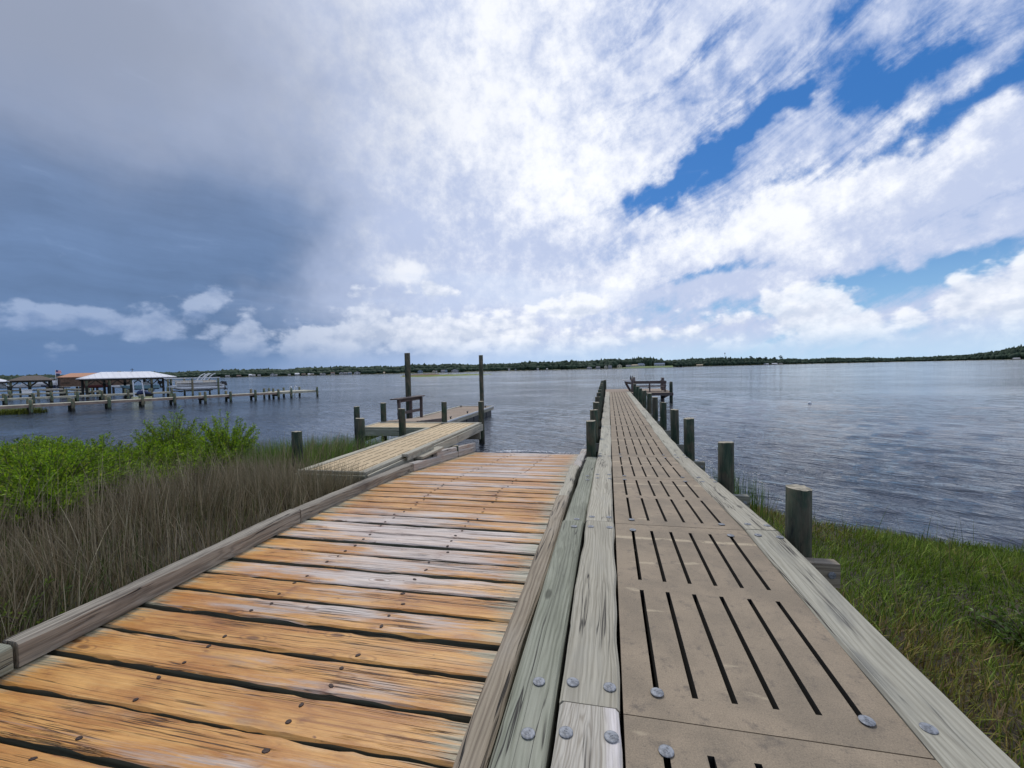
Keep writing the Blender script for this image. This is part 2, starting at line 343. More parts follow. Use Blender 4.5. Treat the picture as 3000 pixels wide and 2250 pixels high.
M['galv'] = plain_mat('galvanised_steel', (0.23, 0.24, 0.255), 0.62, 0.35, var=0.4, scale=60)
M['nail'] = plain_mat('rusty_nail', (0.05, 0.032, 0.026), 0.6, 0.5, var=0.4, scale=60)
M['black'] = plain_mat('black_plastic', (0.02, 0.02, 0.022), 0.45)
M['white'] = plain_mat('white_paint', (0.78, 0.79, 0.80), 0.5, var=0.06)
M['whiteroof'] = plain_mat('white_metal_roof', (0.80, 0.79, 0.80), 0.38, var=0.05, scale=1.2)
M['alu'] = plain_mat('aluminium', (0.70, 0.72, 0.74), 0.35, 0.35, var=0.12)
M['cream'] = plain_mat('cream_trim', (0.62, 0.55, 0.44), 0.6)
M['skiffblue'] = plain_mat('pale_blue_hull', (0.36, 0.58, 0.66), 0.35, var=0.1)
M['navy'] = plain_mat('dark_blue_cover', (0.02, 0.035, 0.10), 0.6)
M['shingle'] = plain_mat('brown_shingle_roof', (0.115, 0.092, 0.075), 0.9, var=0.35, scale=14, bmp=0.4)
M['siding'] = plain_mat('brown_wood_siding', (0.155, 0.10, 0.068), 0.85, var=0.3, scale=5)
M['terracotta'] = plain_mat('orange_brown_roof', (0.47, 0.235, 0.135), 0.8, var=0.12)
M['darkwood'] = plain_mat('dark_timber', (0.045, 0.043, 0.036), 0.85, var=0.4)
M['palewood'] = plain_mat('pale_dock_boards', (0.42, 0.40, 0.31), 0.85, var=0.25, scale=3)
M['pinkwood'] = plain_mat('brown_dock_fascia', (0.33, 0.245, 0.19), 0.85, var=0.25, scale=3)
M['yellow'] = plain_mat('pale_yellow_plastic', (0.68, 0.66, 0.34), 0.5)
M['red'] = plain_mat('maroon_paint', (0.09, 0.02, 0.02), 0.5)
M['glass'] = plain_mat('dark_window_glass', (0.03, 0.04, 0.05), 0.1, spec=0.8)
M['leaf'] = leaf_mat('shrub_leaf', 0.4, 0.45); M['blade'] = leaf_mat('grass_blade', 0.18, 0.65); M['treeleaf'] = leaf_mat('tree_foliage', 0.12, 0.8)
M['bark'] = plain_mat('bark', (0.11, 0.085, 0.06), 0.9, var=0.4, scale=20)

# ------------------------------------------------------------------ mesh helpers
def tag(o, label=None, cat=None, group=None, kind=None):
    if label: o['label'] = label
    if cat: o['category'] = cat
    if group: o['group'] = group
    if kind: o['kind'] = kind
    return o
def thing(name, loc, label, cat, group=None):
    o = bpy.data.objects.new(name, None); COL.objects.link(o); o.location = loc; o.empty_display_size = 0.2
    return tag(o, label, cat, group)
def link(name, me, parent=None, mw=None, mats=None):
    o = bpy.data.objects.new(name, me); COL.objects.link(o)
    mw = mw or Matrix.Identity(4)
    if parent is not None:
        o.parent = parent
        o.matrix_local = world_of(parent).inverted() @ mw
    else: o.matrix_local = mw
    return o
def world_of(o):
    m = o.matrix_local.copy() if o.type != 'EMPTY' else Matrix.LocRotScale(o.location, o.rotation_euler, o.scale)
    return world_of(o.parent) @ m if o.parent else m

class MB:
    """Collects boxes, bars, tubes and prisms; build() links them as ONE mesh object."""
    def __init__(s): s.v, s.f, s.mi = [], [], []
    def add(s, vs, fs, mi=0):
        k = len(s.v); s.v += [tuple(p) for p in vs]; s.f += [tuple(i + k for i in f) for f in fs]; s.mi += [mi] * len(fs); return s
    def box(s, x0, x1, y0, y1, z0, z1, mi=0):
        return s.add([(x0, y0, z0), (x1, y0, z0), (x1, y1, z0), (x0, y1, z0), (x0, y0, z1), (x1, y0, z1), (x1, y1, z1), (x0, y1, z1)],
                     [(0, 3, 2, 1), (4, 5, 6, 7), (0, 1, 5, 4), (1, 2, 6, 5), (2, 3, 7, 6), (3, 0, 4, 7)], mi)
    def bar(s, p, q, w, h, up=(0, 0, 1), mi=0):
        """box along p->q, width w, height h, centred on the line"""
        p, q = Vector(p), Vector(q); d = (q - p).normalized(); u = Vector(up)
        if abs(d.dot(u)) > 0.95: u = Vector((1, 0, 0))
        sdir = d.cross(u).normalized(); u = sdir.cross(d)
        vs = [e + sdir * (a * w / 2) + u * (b_ * h / 2) for e in (p, q) for a, b_ in ((-1, -1), (1, -1), (1, 1), (-1, 1))]
        return s.add(vs, [(0, 1, 2, 3), (7, 6, 5, 4), (0, 4, 5, 1), (1, 5, 6, 2), (2, 6, 7, 3), (3, 7, 4, 0)], mi)
    def tube(s, pts, rads, n=10, mi=0, cap=True, capmi=None):
        pts = [Vector(p) for p in pts]
        if not isinstance(rads, (list, tuple)): rads = [rads] * len(pts)
        k = len(s.v); vs = []
        for i, p in enumerate(pts):
            d = (pts[min(i + 1, len(pts) - 1)] - pts[max(i - 1, 0)]).normalized()
            u = Vector((0, 0, 1)) if abs(d.z) < 0.9 else Vector((1, 0, 0))
            e1 = d.cross(u).normalized(); e2 = d.cross(e1)
            for j in range(n):
                a = 2 * math.pi * j / n; vs.append(p + (e1 * math.cos(a) + e2 * math.sin(a)) * rads[i])
        fs = [(i * n + j, i * n + (j + 1) % n, (i + 1) * n + (j + 1) % n, (i + 1) * n + j) for i in range(len(pts) - 1) for j in range(n)]
        s.add(vs, fs, mi)
        if cap:
            s.f += [tuple(k + j for j in reversed(range(n))), tuple(k + (len(pts) - 1) * n + j for j in range(n))]; s.mi += [capmi if capmi is not None else mi] * 2
        return s
    def poly(s, base, top, mi=0):
        """prism between two equal-length loops"""
        n = len(base)
        return s.add(list(base) + list(top), [tuple(reversed(range(n))), tuple(range(n, 2 * n))] + [(i, (i + 1) % n, n + (i + 1) % n, n + i) for i in range(n)], mi)
    def mesh(s, name, mats, smooth=False, origin=(0, 0, 0)):
        me = bpy.data.meshes.new(name); o = Vector(origin)
        me.from_pydata([tuple(Vector(p) - o) for p in s.v], [], s.f)
        for m in (mats if isinstance(mats, (list, tuple)) else [mats]): me.materials.append(m)
        for p, i in zip(me.polygons, s.mi): p.material_index = i; p.use_smooth = smooth
        bm = bmesh.new(); bm.from_mesh(me); bmesh.ops.recalc_face_normals(bm, faces=bm.faces); bm.to_mesh(me); bm.free()
        return me
    def build(s, name, mats, parent=None, smooth=False, origin=None):
        """origin: world point that becomes the object's own origin"""
        if origin is None: origin = world_of(parent).translation if parent is not None else Vector((0, 0, 0))
        me = s.mesh(name, mats, smooth, origin)
        return link(name, me, parent, Matrix.Translation(Vector(origin)))

def board_mesh(name, L, W, T, mat, seg=10, rough=0.0, bev=0.006, seed=0, bow=0.0, wane=0.0, endj=0.0, side=None):
    """Plank along local X, top at z=0; chamfered, edges uneven by rough, bowed by bow."""
    rg = np.random.default_rng(seed); xs = np.linspace(-L / 2, L / 2, seg + 1)
    def nz(sc, amp):
        k = max(4, int(sc * seg)); c = rg.normal(0, 1, k + 3); t = np.linspace(0, k - 1e-6, seg + 1); i = t.astype(int); f = t - i; f = f * f * (3 - 2 * f)
        return (c[i] * (1 - f) + c[i + 1] * f) * amp
    lo = -W / 2 + nz(0.4, rough) + nz(0.12, rough * 1.3); hi = W / 2 + nz(0.4, rough) + nz(0.12, rough * 1.3)
    bo = bow * np.sin(np.pi * (xs / L + 0.5)) * rg.choice([-1, 1]); lo += bo; hi += bo
    tz = nz(0.3, rough * 0.25); b1 = bev + np.abs(nz(0.4, wane)); b2 = bev + np.abs(nz(0.4, wane))
    vs, fs = [], []
    for i, x in enumerate(xs):
        e = 0
        z = tz[i]
        vs += [(x, lo[i] + 0.002, -T), (x, hi[i] - 0.002, -T), (x, hi[i], -T + bev), (x, hi[i], z - b2[i]), (x, hi[i] - b2[i], z), (x, lo[i] + b1[i], z), (x, lo[i], z - b1[i]), (x, lo[i], -T + bev)]
    if endj:
        for j in range(8):
            x, y_, z_ = vs[j]; vs[j] = (x + rg.normal(0, endj), y_, z_); k = len(vs) - 8 + j; x, y_, z_ = vs[k]; vs[k] = (x + rg.normal(0, endj), y_, z_)
    for i in range(seg):
        for j in range(8):
            a, b_ = i * 8 + j, i * 8 + (j + 1) % 8; fs.append((a, a + 8, b_ + 8, b_))
    fs += [tuple(range(8)), tuple(reversed(range(seg * 8, seg * 8 + 8)))]
    me = bpy.data.meshes.new(name); me.from_pydata([tuple(float(c) for c in p) for p in vs], [], fs); me.materials.append(mat)
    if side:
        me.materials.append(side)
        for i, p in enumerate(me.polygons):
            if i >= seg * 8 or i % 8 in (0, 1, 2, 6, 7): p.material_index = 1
    bm = bmesh.new(); bm.from_mesh(me); bmesh.ops.recalc_face_normals(bm, faces=bm.faces); bm.to_mesh(me); bm.free()
    return me
def frame(p, q, up=(0, 0, 1)):
    """matrix with X from p to q, Z near up, origin half way"""
    p, q = Vector(p), Vector(q); d = (q - p).normalized(); u = Vector(up); y_ = u.cross(d).normalized(); u = d.cross(y_); o = (p + q) / 2
    return Matrix(((d.x, y_.x, u.x, o.x), (d.y, y_.y, u.y, o.y), (d.z, y_.z, u.z, o.z), (0, 0, 0, 1)))
_seed = [100]
def board(name, p, q, W, T, mat, parent, seg=10, rough=0.0015, bev=0.006, **k):
    """p,q: middle of the top face at both ends"""
    _seed[0] += 1; L = (Vector(q) - Vector(p)).length
    return link(name, board_mesh(name, L, W, T, mat, seg, rough, bev, _seed[0], **k), parent, frame(p, q))
def post(name, x, y, z0, z1, r, mat, parent, lean=(0, 0), n=16, taper=0.97, topmat=None, seed=None):
    """round pile, slightly uneven, own end grain"""
    _seed[0] += 1; rg = np.random.default_rng(_seed[0]); me = bpy.data.meshes.new(name); k = 7; vs, fs = [], []
    ph = rg.uniform(0, 6.28); w = rg.normal(0, 0.012, n)
    for i in range(k + 1):
        t = i / k; zz = (z1 - z0) * t; rr = r * (1 - (1 - taper) * t) * (1 if i < k else 0.985)
        for j in range(n):
            a = 2 * math.pi * j / n; q = rr * (1 + 1.0 * w[j] + 0.02 * math.sin(2 * a + ph + t * 2) + rg.normal(0, 0.006))
            vs.append((q * math.cos(a) + lean[0] * t, q * math.sin(a) + lean[1] * t, zz if i < k else zz + rg.normal(0, 0.003) + 0.06 * r * math.cos(a + ph)))
    for i in range(k):
        for j in range(n): fs.append((i * n + j, i * n + (j + 1) % n, (i + 1) * n + (j + 1) % n, (i + 1) * n + j))
    vs.append((lean[0], lean[1], z1 - z0 + 0.006)); c = len(vs) - 1
    top = [(k * n + j, k * n + (j + 1) % n, c) for j in range(n)]
    me.from_pydata(vs, [], fs + top); me.materials.append(mat); me.materials.append(topmat or M['post_top'])
    for i, p in enumerate(me.polygons):
        p.use_smooth = i < len(fs); p.material_index = 0 if i < len(fs) else 1
    return link(name, me, parent, Matrix.Translation((x, y, z0)))

def np_mesh(name, V, Fq, mat, tint=None, smooth=False, tri=False):
    """fast mesh from numpy arrays: V (n,3), Fq (m,3 or 4), tint (n,3)"""
    me = bpy.data.meshes.new(name); k = Fq.shape[1]
    me.vertices.add(len(V)); me.vertices.foreach_set('co', V.astype(np.float32).ravel())
    me.loops.add(Fq.size); me.loops.foreach_set('vertex_index', Fq.astype(np.int32).ravel())
    me.polygons.add(len(Fq)); me.polygons.foreach_set('loop_start', np.arange(0, Fq.size, k, dtype=np.int32))
    me.polygons.foreach_set('loop_total', np.full(len(Fq), k, dtype=np.int32))
    if smooth: me.polygons.foreach_set('use_smooth', np.ones(len(Fq), dtype=bool))
    if tint is not None:
        at = me.color_attributes.new('tint', 'FLOAT_COLOR', 'POINT'); c = np.ones((len(V), 4), np.float32); c[:, :3] = tint
        at.data.foreach_set('color', c.ravel())
    me.materials.append(mat); me.update(); me.validate()
    return me

# ------------------------------------------------------------------ setting: ground, water, far shore
SHX = [-400, -60, -20, -13, -9, -6.5, -5, -3.9, -3, -.7, 1.4, 1.9, 3, 4.2, 5, 10, 30, 400]
SHY = [-60, -2, 7.2, 8.4, 9.8, 10.6, 10.6, 10.4, 10.3, 9.5, 8.8, 8.3, 7.4, 6.85, 6.6, 6.0, 4.0, -60]
def shore_y(x): return np.interp(x, SHX, SHY)
def fbm(x, y, s, seed=0, o=4):
    rg = np.random.default_rng(seed); r = 0.0
    for i in range(o):
        for _ in range(3):
            a = rg.uniform(0, 6.28); ph = rg.uniform(0, 6.28); f = s * 2 ** i * rg.uniform(.7, 1.4)
            r = r + np.sin((x * np.cos(a) + y * np.sin(a)) * f + ph) / 2 ** i / 3
    return r
def ground_h(x, y):
    x = np.asarray(x, float); y = np.asarray(y, float)
    d = shore_y(x) - y + 0.25 * fbm(x, y, 1.1, 4, 3)
    land = 0.46 * (1 - np.exp(-np.maximum(d, 0) * 0.30)) + 0.03 * fbm(x, y, 2.5, 5, 3) * (1 - np.exp(-np.maximum(d, 0)))
    sea = -1.6 * (1 - np.exp(np.minimum(d, 0) * 0.13))
    return np.where(d > 0, land, sea)
def sgrid(lo, hi, n, fine, c=0.0):
    t = np.linspace(-1, 1, n); k = 9.0
    g = np.sinh(t * k) / np.sinh(k)
    return np.where(g < 0, g * (c - lo), g * (hi - c)) + c + t * fine
def ground_mat():
    m, nt, b = new_mat('marsh_soil'); v = coords(nt); n = noise(nt, v, 3.0, 6, 0.65); s = noise(nt, vmap(nt, v, (30, 30, 30)), 1.0, 4, 0.7)
    c = mix(nt, n.ramp(0.35, 0.65), (0.035, 0.029, 0.018), (0.075, 0.062, 0.036)); c = mix(nt, s.ramp(0.58, 0.72) * 0.5, c, (0.20, 0.16, 0.09))
    setc(nt, b, c); b.inputs['Roughness'].default_value = 0.95; bump(nt, b, s + n, 0.6, 0.03); return m
def build_ground():
    gx = sgrid(-3500, 3500, 261, 22); gy = sgrid(-3500, 3500, 261, 22, 2.0)
    Xg, Yg = np.meshgrid(gx, gy, indexing='ij'); Z = ground_h(Xg, Yg)
    V = np.stack([Xg.ravel(), Yg.ravel(), Z.ravel()], 1); n, mm = len(gx), len(gy)
    i = np.arange(n - 1)[:, None] * mm + np.arange(mm - 1)[None]; F = np.stack([i, i + mm, i + mm + 1, i + 1], -1).reshape(-1, 4)
    tag(link('ground', np_mesh('ground', V, F, ground_mat(), smooth=True)), kind='structure')
build_ground()

def water_mat():
    m, nt, b = new_mat('sound_water'); v = coords(nt)
    # wind ripples: crests run along (0.8,-0.6)
    x, y, z = sep(nt, v); u = x * 0.8 - y * 0.6; w = x * 0.6 + y * 0.8
    p = comb(nt, u * 0.42, w, 0.0)
    r1 = noise(nt, p, 4.4, 3, 0.6, 0.4); r2 = noise(nt, p, 17.0, 2, 0.6, 0.0); r0 = noise(nt, comb(nt, u * 0.22, w, 0.0), 1.5, 3, 0.55, 0.5)
    patch = noise(nt, v, 0.09, 4, 0.6, 0.5).ramp(0.32, 0.66)
    h = r1 * 0.080 + r2 * 0.020 + r0 * 0.10
    streak = noise(nt, vmap(nt, v, (0.006, 0.022, 0.0)), 1.0, 4, 0.6, dim='2D').ramp(0.36, 0.64)
    h = h * (patch * 0.75 + 0.40) * (streak * 0.75 + 0.55)
    n = nt.nodes.new('ShaderNodeBump'); n.inputs['Strength'].default_value = 0.9; n.inputs['Distance'].default_value = 1.0
    nt.links.new(h.s, n.inputs['Height']); nt.links.new(n.outputs[0], b.inputs['Normal'])
    b.inputs['Base Color'].default_value = (0.036, 0.045, 0.060, 1); b.inputs['Roughness'].default_value = 0.07; b.inputs['IOR'].default_value = 1.333; b.inputs['Specular IOR Level'].default_value = 0.40
    return m
def build_water():
    na, nr = 760, 620
    ang = np.radians(np.linspace(-104, 104, na)); rad = np.geomspace(1.4, 6000, nr)
    A, Rr = np.meshgrid(ang, rad, indexing='ij'); x = Rr * np.sin(A); y = Rr * np.cos(A)
    spac = Rr * (np.log(6000 / 1.4) / nr); z = np.zeros_like(x); rg = np.random.default_rng(3)
    sh = 0.40 + 0.60 / (1 + np.exp(-(x - 0.8) * 0.9)); sh = sh + (1 - sh) * np.clip((y - 30) / 60, 0, 1) * 0.6
    gust = 0.75 + 0.35 * fbm(x, y, 0.16, 8, 3)
    for i in range(46):
        lam = 0.30 * (5.0 ** rg.uniform(0, 1)); k = 2 * math.pi / lam; a = math.atan2(-0.8, -0.6) + rg.normal(0, 0.30)
        ph = rg.uniform(0, 6.28); amp = 0.0038 * lam ** 0.7 * rg.uniform(.6, 1.4)
        fade = np.clip(lam / (spac * 2.2) - 0.6, 0, 1)
        th = k * (x * math.cos(a) + y * math.sin(a)) + ph + 0.8 * fbm(x, y, 0.5, 30 + i % 7, 2)
        z += amp * fade * (np.sin(th) + 0.28 * np.sin(2 * th + 1.2))
    z *= sh * gust
    V = np.stack([x.ravel(), y.ravel(), z.ravel()], 1)
    i = np.arange(na - 1)[:, None] * nr + np.arange(nr - 1)[None]; F = np.stack([i, i + 1, i + nr + 1, i + nr], -1).reshape(-1, 4)
    me = np_mesh('water', V, F, water_mat(), smooth=True)
    tag(link('water', me), kind='structure')
build_water()

def hdir(px):
    """horizontal world direction of the photograph's column px (per metre of depth)"""
    c = Vector(((px - 1500) / 1275, (1077 - .0216 * (px - 1790) - 1125) / 1275, 1.0))
    return Vector((c.x * cx_.x - c.y * cup_.x + cf_.x, c.x * cx_.y - c.y * cup_.y + cf_.y, 0))
FS_PX = [-900, -200, 300, 520, 800, 1000, 1270, 1500, 1800, 1985, 2030, 2350, 2600, 2760, 2860, 2960, 3150, 3700]
FS_D = [700, 760, 800, 800, 800, 850, 880, 1080, 1000, 1050, 1400, 1600, 1700, 1550, 1400, 1250, 1150, 1000]
FS_H = [9.5, 10.5, 11.5, 12, 13.5, 14.5, 15.5, 17.5, 21, 19.5, 27, 19, 17, 15.5, 20, 33, 34, 25]
def fs_pt(px, back=0.0):
    d = np.interp(px, FS_PX, FS_D) + back; v = hdir(px) * d
    return v
def build_far_shore():
    # low bank, then the wooded land behind it
    pxs = np.linspace(-900, 3700, 240); rows = [(-14, -0.6), (0, 0.35), (10, 1.2), (45, 1.8), (420, 3.0)]
    V = np.array([[*(fs_pt(p, b)[:2]), z + (0.3 * math.sin(p * .13) if 0 < b < 100 else 0)] for p in pxs for b, z in rows]); k = len(rows)
    i = np.arange(len(pxs) - 1)[:, None] * k + np.arange(k - 1)[None]; F = np.stack([i, i + k, i + k + 1, i + 1], -1).reshape(-1, 4)
    mt = plain_mat('shore_bank', (0.10, 0.105, 0.05), 0.95, var=0.5, scale=0.05)
    tag(link('far_shore', np_mesh('far_shore', V, F, mt, smooth=True)), kind='structure')
    # lawn running down to the water
    pl = np.linspace(1808, 1972, 40); rows = [(-6, 0.1), (4, 1.3), (22, 2.3), (46, 3.4), (70, 3.8)]
    V = np.array([[*(fs_pt(p, b - 9)[:2]), z * (0.25 + 0.75 * min(1, (p - 1806) / 60)) + 0.2] for p in pl for b, z in rows]); k = 5
    i = np.arange(39)[:, None] * k + np.arange(4)[None]; F = np.stack([i, i + k, i + k + 1, i + 1], -1).reshape(-1, 4)
    tag(link('lawn', np_mesh('lawn', V, F, plain_mat('mown_lawn', (0.15, 0.20, 0.06), 0.9, var=0.25, scale=0.2), smooth=True)), kind='structure')
build_far_shore()

def crown_proto(seed, sub=2):
    bm = bmesh.new(); bmesh.ops.create_icosphere(bm, subdivisions=sub, radius=1.0); rg = np.random.default_rng(seed)
    V = np.array([v.co[:] for v in bm.verts]); F = np.array([[v.index for v in f.verts] for f in bm.faces]); bm.free()
    V *= (1 + 0.30 * fbm(V[:, 0] * 3 + seed, V[:, 1] * 3 + V[:, 2] * 2.3, 1.2, seed, 3) + rg.normal(0, .10, len(V)))[:, None]
    return V, F
PROTO = [crown_proto(s) for s in range(8)]
def blob_mass(name, items, label, cat):
    """items: (x,y,z,rx,ry,rz,rgb) -> one foliage mass"""
    Vs, Fs, Ts, k = [], [], [], 0; rg = np.random.default_rng(5)
    for it in items:
        V, F = PROTO[rg.integers(8)]; a = rg.uniform(0, 6.28); c, s = math.cos(a), math.sin(a)
        W = np.stack([V[:, 0] * c - V[:, 1] * s, V[:, 0] * s + V[:, 1] * c, V[:, 2]], 1) * np.array(it[3:6]) + np.array(it[:3])
        Vs.append(W); Fs.append(F + k); k += len(V); Ts.append(np.array(it[6]) * (0.7 + 0.6 * rg.random((len(V), 1))))
    me = np_mesh(name, np.concatenate(Vs), np.concatenate(Fs), M['treeleaf'], np.concatenate(Ts))
    return tag(link(name, me), label, cat, kind='stuff')
def far_wood():
    rg = np.random.default_rng(21); items = []
    for row, (b0, b1, hs, n) in enumerate(((6, 26, 0.55, 620), (24, 60, 0.85, 760), (55, 120, 1.02, 1100))):
        for q in range(n):
            px = -880 + (4560) * (q + rg.random()) / n
            if row == 0 and 1800 < px < 1980: continue
            bk = rg.uniform(b0, b1) + (75 if 1800 < px < 1980 else 0)
            h = np.interp(px, FS_PX, FS_H) * hs * rg.uniform(.92, 1.04) * (1 + bk / 1200) * (1 + .06 * math.sin(px * .021) + .05 * math.sin(px * .057 + 1))
            if 1940 < px < 2015: h *= 0.86
            p = fs_pt(px, bk); r = rg.uniform(4.5, 8.5); g = rg.random()
            col = (0.026 + 0.020 * g, 0.050 + 0.028 * g, 0.030 + 0.014 * g)
            items.append((p.x, p.y, h * 0.50, r, r, h * 0.52, col))
            if rg.random() < .25: items.append((p.x + rg.normal(0, 5), p.y, h * 0.80, r * .55, r * .55, h * 0.24, col))
    blob_mass('far_wood', items, 'dark green wood lining the whole far shore', 'wood')
far_wood()

def tall_tree(px, back, h, label, seed):
    """open-crowned pine standing above the wood: trunk, limbs, flat layered crown"""
    rg = np.random.default_rng(seed); p = fs_pt(px, back); t = thing('pine_tree', (p.x, p.y, 1.5), label, 'tree', 'tall trees above the far wood')
    m = MB(); m.tube([(p.x, p.y, 1.5), (p.x + .3, p.y, h * .6), (p.x - .2, p.y, h * .93)], [.45, .3, .15], 6)
    its = []
    for q in range(9):
        a = rg.uniform(0, 6.28); z = h * rg.uniform(.74, .97); l = rg.uniform(1.5, 5.5) * (1.25 - z / h + .25)
        e = (p.x + l * math.cos(a) * 1.5, p.y + l * math.sin(a), z); m.tube([(p.x, p.y, z - 1.6), e], [.14, .06], 5); its.append(e)
    m.build('trunk', M['bark'], t)
    Vs, Fs, Ts, k = [], [], [], 0
    for e in its + [(p.x, p.y, h)]:
        V, F = PROTO[rg.integers(8)]; W = V * np.array([rg.uniform(2.2, 4.2), 2.6, rg.uniform(.8, 1.5)]) + np.array(e); Vs.append(W - np.array([p.x, p.y, 1.5])); Fs.append(F + k); k += len(V)
        Ts.append(np.array((.028, .05, .026)) * (0.7 + .6 * rg.random((len(V), 1))))
    link('crown', np_mesh('crown', np.concatenate(Vs), np.concatenate(Fs), M['treeleaf'], np.concatenate(Ts)), t, Matrix.Translation(t.location))
for i, (px, h, lb) in enumerate(((2199, 31, 'lone open pine rising over the far wood, leftmost of the tall ones'), (2226, 27, 'second tall pine from the left above the far wood'),
        (2242, 28, 'thin pine in the middle of the tall far-shore pines'), (2268, 27, 'small pine just left of the broad flat-topped pine'), (2287, 32, 'broad flat-topped pine, rightmost and largest of the far-shore pines'))):
    tall_tree(px, 30, h, lb, 50 + i)
def mast():
    p = fs_pt(2124, 60); m = MB().tube([(p.x, p.y, 0), (p.x, p.y, 46)], [.7, .35], 6).box(p.x - 1.2, p.x + 1.2, p.y - 1, p.y + 1, 41, 45)
    tag(m.build('radio_mast', M['darkwood']), 'thin dark mast standing above the far wood', 'mast')
mast()

def island():
    rg = np.random.default_rng(2); n = 90; t = np.linspace(0, 1, n); xs = -112 + 46 * t; yc = 222 - 14 * np.sin(np.pi * t) + 22 * t * t
    wid = 7.5 * np.sin(np.pi * np.clip(t, .02, .985)) ** .6; h = 1.25 * np.sin(np.pi * np.clip(t, .02, .98)) ** .5 * np.where(t < .52, 1, .55) + rg.normal(0, .1, n)
    prof = [(-1, -.3), (-.8, .35), (-.45, .9), (0, 1), (.5, .9), (1, -.3)]
    V = np.array([[xs[i], yc[i] + wid[i] * a, max(z * h[i], -.3)] for i in range(n) for a, z in prof]); k = 6
    i = np.arange(n - 1)[:, None] * k + np.arange(k - 1)[None]; F = np.stack([i, i + k, i + k + 1, i + 1], -1).reshape(-1, 4)
    m, nt, b = new_mat('marsh_island_grass'); v = coords(nt); x, y, z = sep(nt, v); nn = noise(nt, v, 0.5, 5, .6)
    c = mix(nt, (z + (nn - .5) * .7 - x * 0.012 - 1.05).ramp(.42, .85), (0.19, 0.23, 0.05), (0.17, 0.115, 0.07)); setc(nt, b, c); b.inputs['Roughness'].default_value = .95
    tag(link('marsh_island', np_mesh('marsh_island', V, F, m)), kind='structure')
island()

# ------------------------------------------------------------------ houses on the far shore
ORD = 'first second third fourth fifth sixth seventh eighth ninth tenth eleventh twelfth thirteenth fourteenth fifteenth sixteenth seventeenth eighteenth nineteenth twentieth'.split()
HC = dict(white=(.46, .46, .46), grey=(.34, .35, .36), tan=(.46, .38, .26), blue=(.30, .38, .46), dark=(.10, .09, .085), cream=(.62, .55, .40))
RC = dict(greyroof=(.20, .20, .21), blueroof=(.12, .16, .24), tanroof=(.45, .36, .24), brownroof=(.14, .09, .07), whiteroof=(.68, .68, .70))
for k_, c_ in list(HC.items()): M['h_' + k_] = plain_mat('house_' + k_, c_, .8, var=.08, scale=.3)
for k_, c_ in list(RC.items()): M['r_' + k_] = plain_mat('house_' + k_, c_, .8, var=.15, scale=.4)
def house(px, wpx, hpx, wall, roof, back=-4, lift=0.0, label='', style='gable', big=False):
    d = np.interp(px, FS_PX, FS_D) + back; p = fs_pt(px, back); w = wpx * d / 1275; h = hpx * d / 1275; dep = max(5.0, w * .6)
    e = Vector((p.y, -p.x, 0)).normalized(); f = Vector((p.x, p.y, 0)).normalized(); base = Vector((p.x, p.y, 0.3 + lift)); h = max(h, 3.2)
    t = thing('far_house', base, label, 'house', 'houses along the far shore')
    P = lambda a, b_, z: base + e * a + f * b_ + Vector((0, 0, z))
    wh = h * (.58 if style != 'flat' else .8); m = MB()
    m.poly([P(-w / 2, 0, 0), P(w / 2, 0, 0), P(w / 2, dep, 0), P(-w / 2, dep, 0)], [P(-w / 2, 0, wh), P(w / 2, 0, wh), P(w / 2, dep, wh), P(-w / 2, dep, wh)])
    if style == 'front': m.add([P(-w / 2, 0, wh), P(w / 2, 0, wh), P(0, 0, h), P(-w / 2, dep, wh), P(w / 2, dep, wh), P(0, dep, h)], [(0, 1, 2), (3, 5, 4), (0, 2, 5, 3), (1, 4, 5, 2)])
    m.build('wall', M['h_' + wall], t); r = MB(); o = .5
    if style == 'front':
        r.poly([P(-w / 2 - o, -o, wh - .2), P(0, -o, h), P(0, -o, h + .35), P(-w / 2 - o, -o, wh + .15)], [P(-w / 2 - o, dep + o, wh - .2), P(0, dep + o, h), P(0, dep + o, h + .35), P(-w / 2 - o, dep + o, wh + .15)])
        r.poly([P(w / 2 + o, -o, wh - .2), P(0, -o, h), P(0, -o, h + .35), P(w / 2 + o, -o, wh + .15)], [P(w / 2 + o, dep + o, wh - .2), P(0, dep + o, h), P(0, dep + o, h + .35), P(w / 2 + o, dep + o, wh + .15)])
    else:
        hip = w * .16 if style == 'hip' else 0.2
        r.add([P(-w / 2 - o, -o, wh), P(w / 2 + o, -o, wh), P(w / 2 + o, dep + o, wh), P(-w / 2 - o, dep + o, wh), P(-w / 2 + hip, dep / 2, h), P(w / 2 - hip, dep / 2, h)], [(0, 1, 5, 4), (2, 3, 4, 5), (1, 2, 5), (3, 0, 4), (0, 3, 2, 1)])
    r.build('roof', M['r_' + roof], t)
    nw = max(1, int(wpx / 6)) if wpx > 7 else 0
    for q in range(nw):
        a = -w / 2 + w * (q + .5) / nw; ww = min(1.8, w / nw * .5)
        MB().poly([P(a - ww / 2, -.12, wh * .35), P(a + ww / 2, -.12, wh * .35), P(a + ww / 2, -.12, wh * .78), P(a - ww / 2, -.12, wh * .78)],
                  [P(a - ww / 2, .05, wh * .35), P(a + ww / 2, .05, wh * .35), P(a + ww / 2, .05, wh * .78), P(a - ww / 2, .05, wh * .78)]).build('window', M['glass'], t)
    return t
def c4(x): return 640 + x * .2712
def c5(x): return 1200 + x * .2712
def c6(x): return 1750 + x * .2712
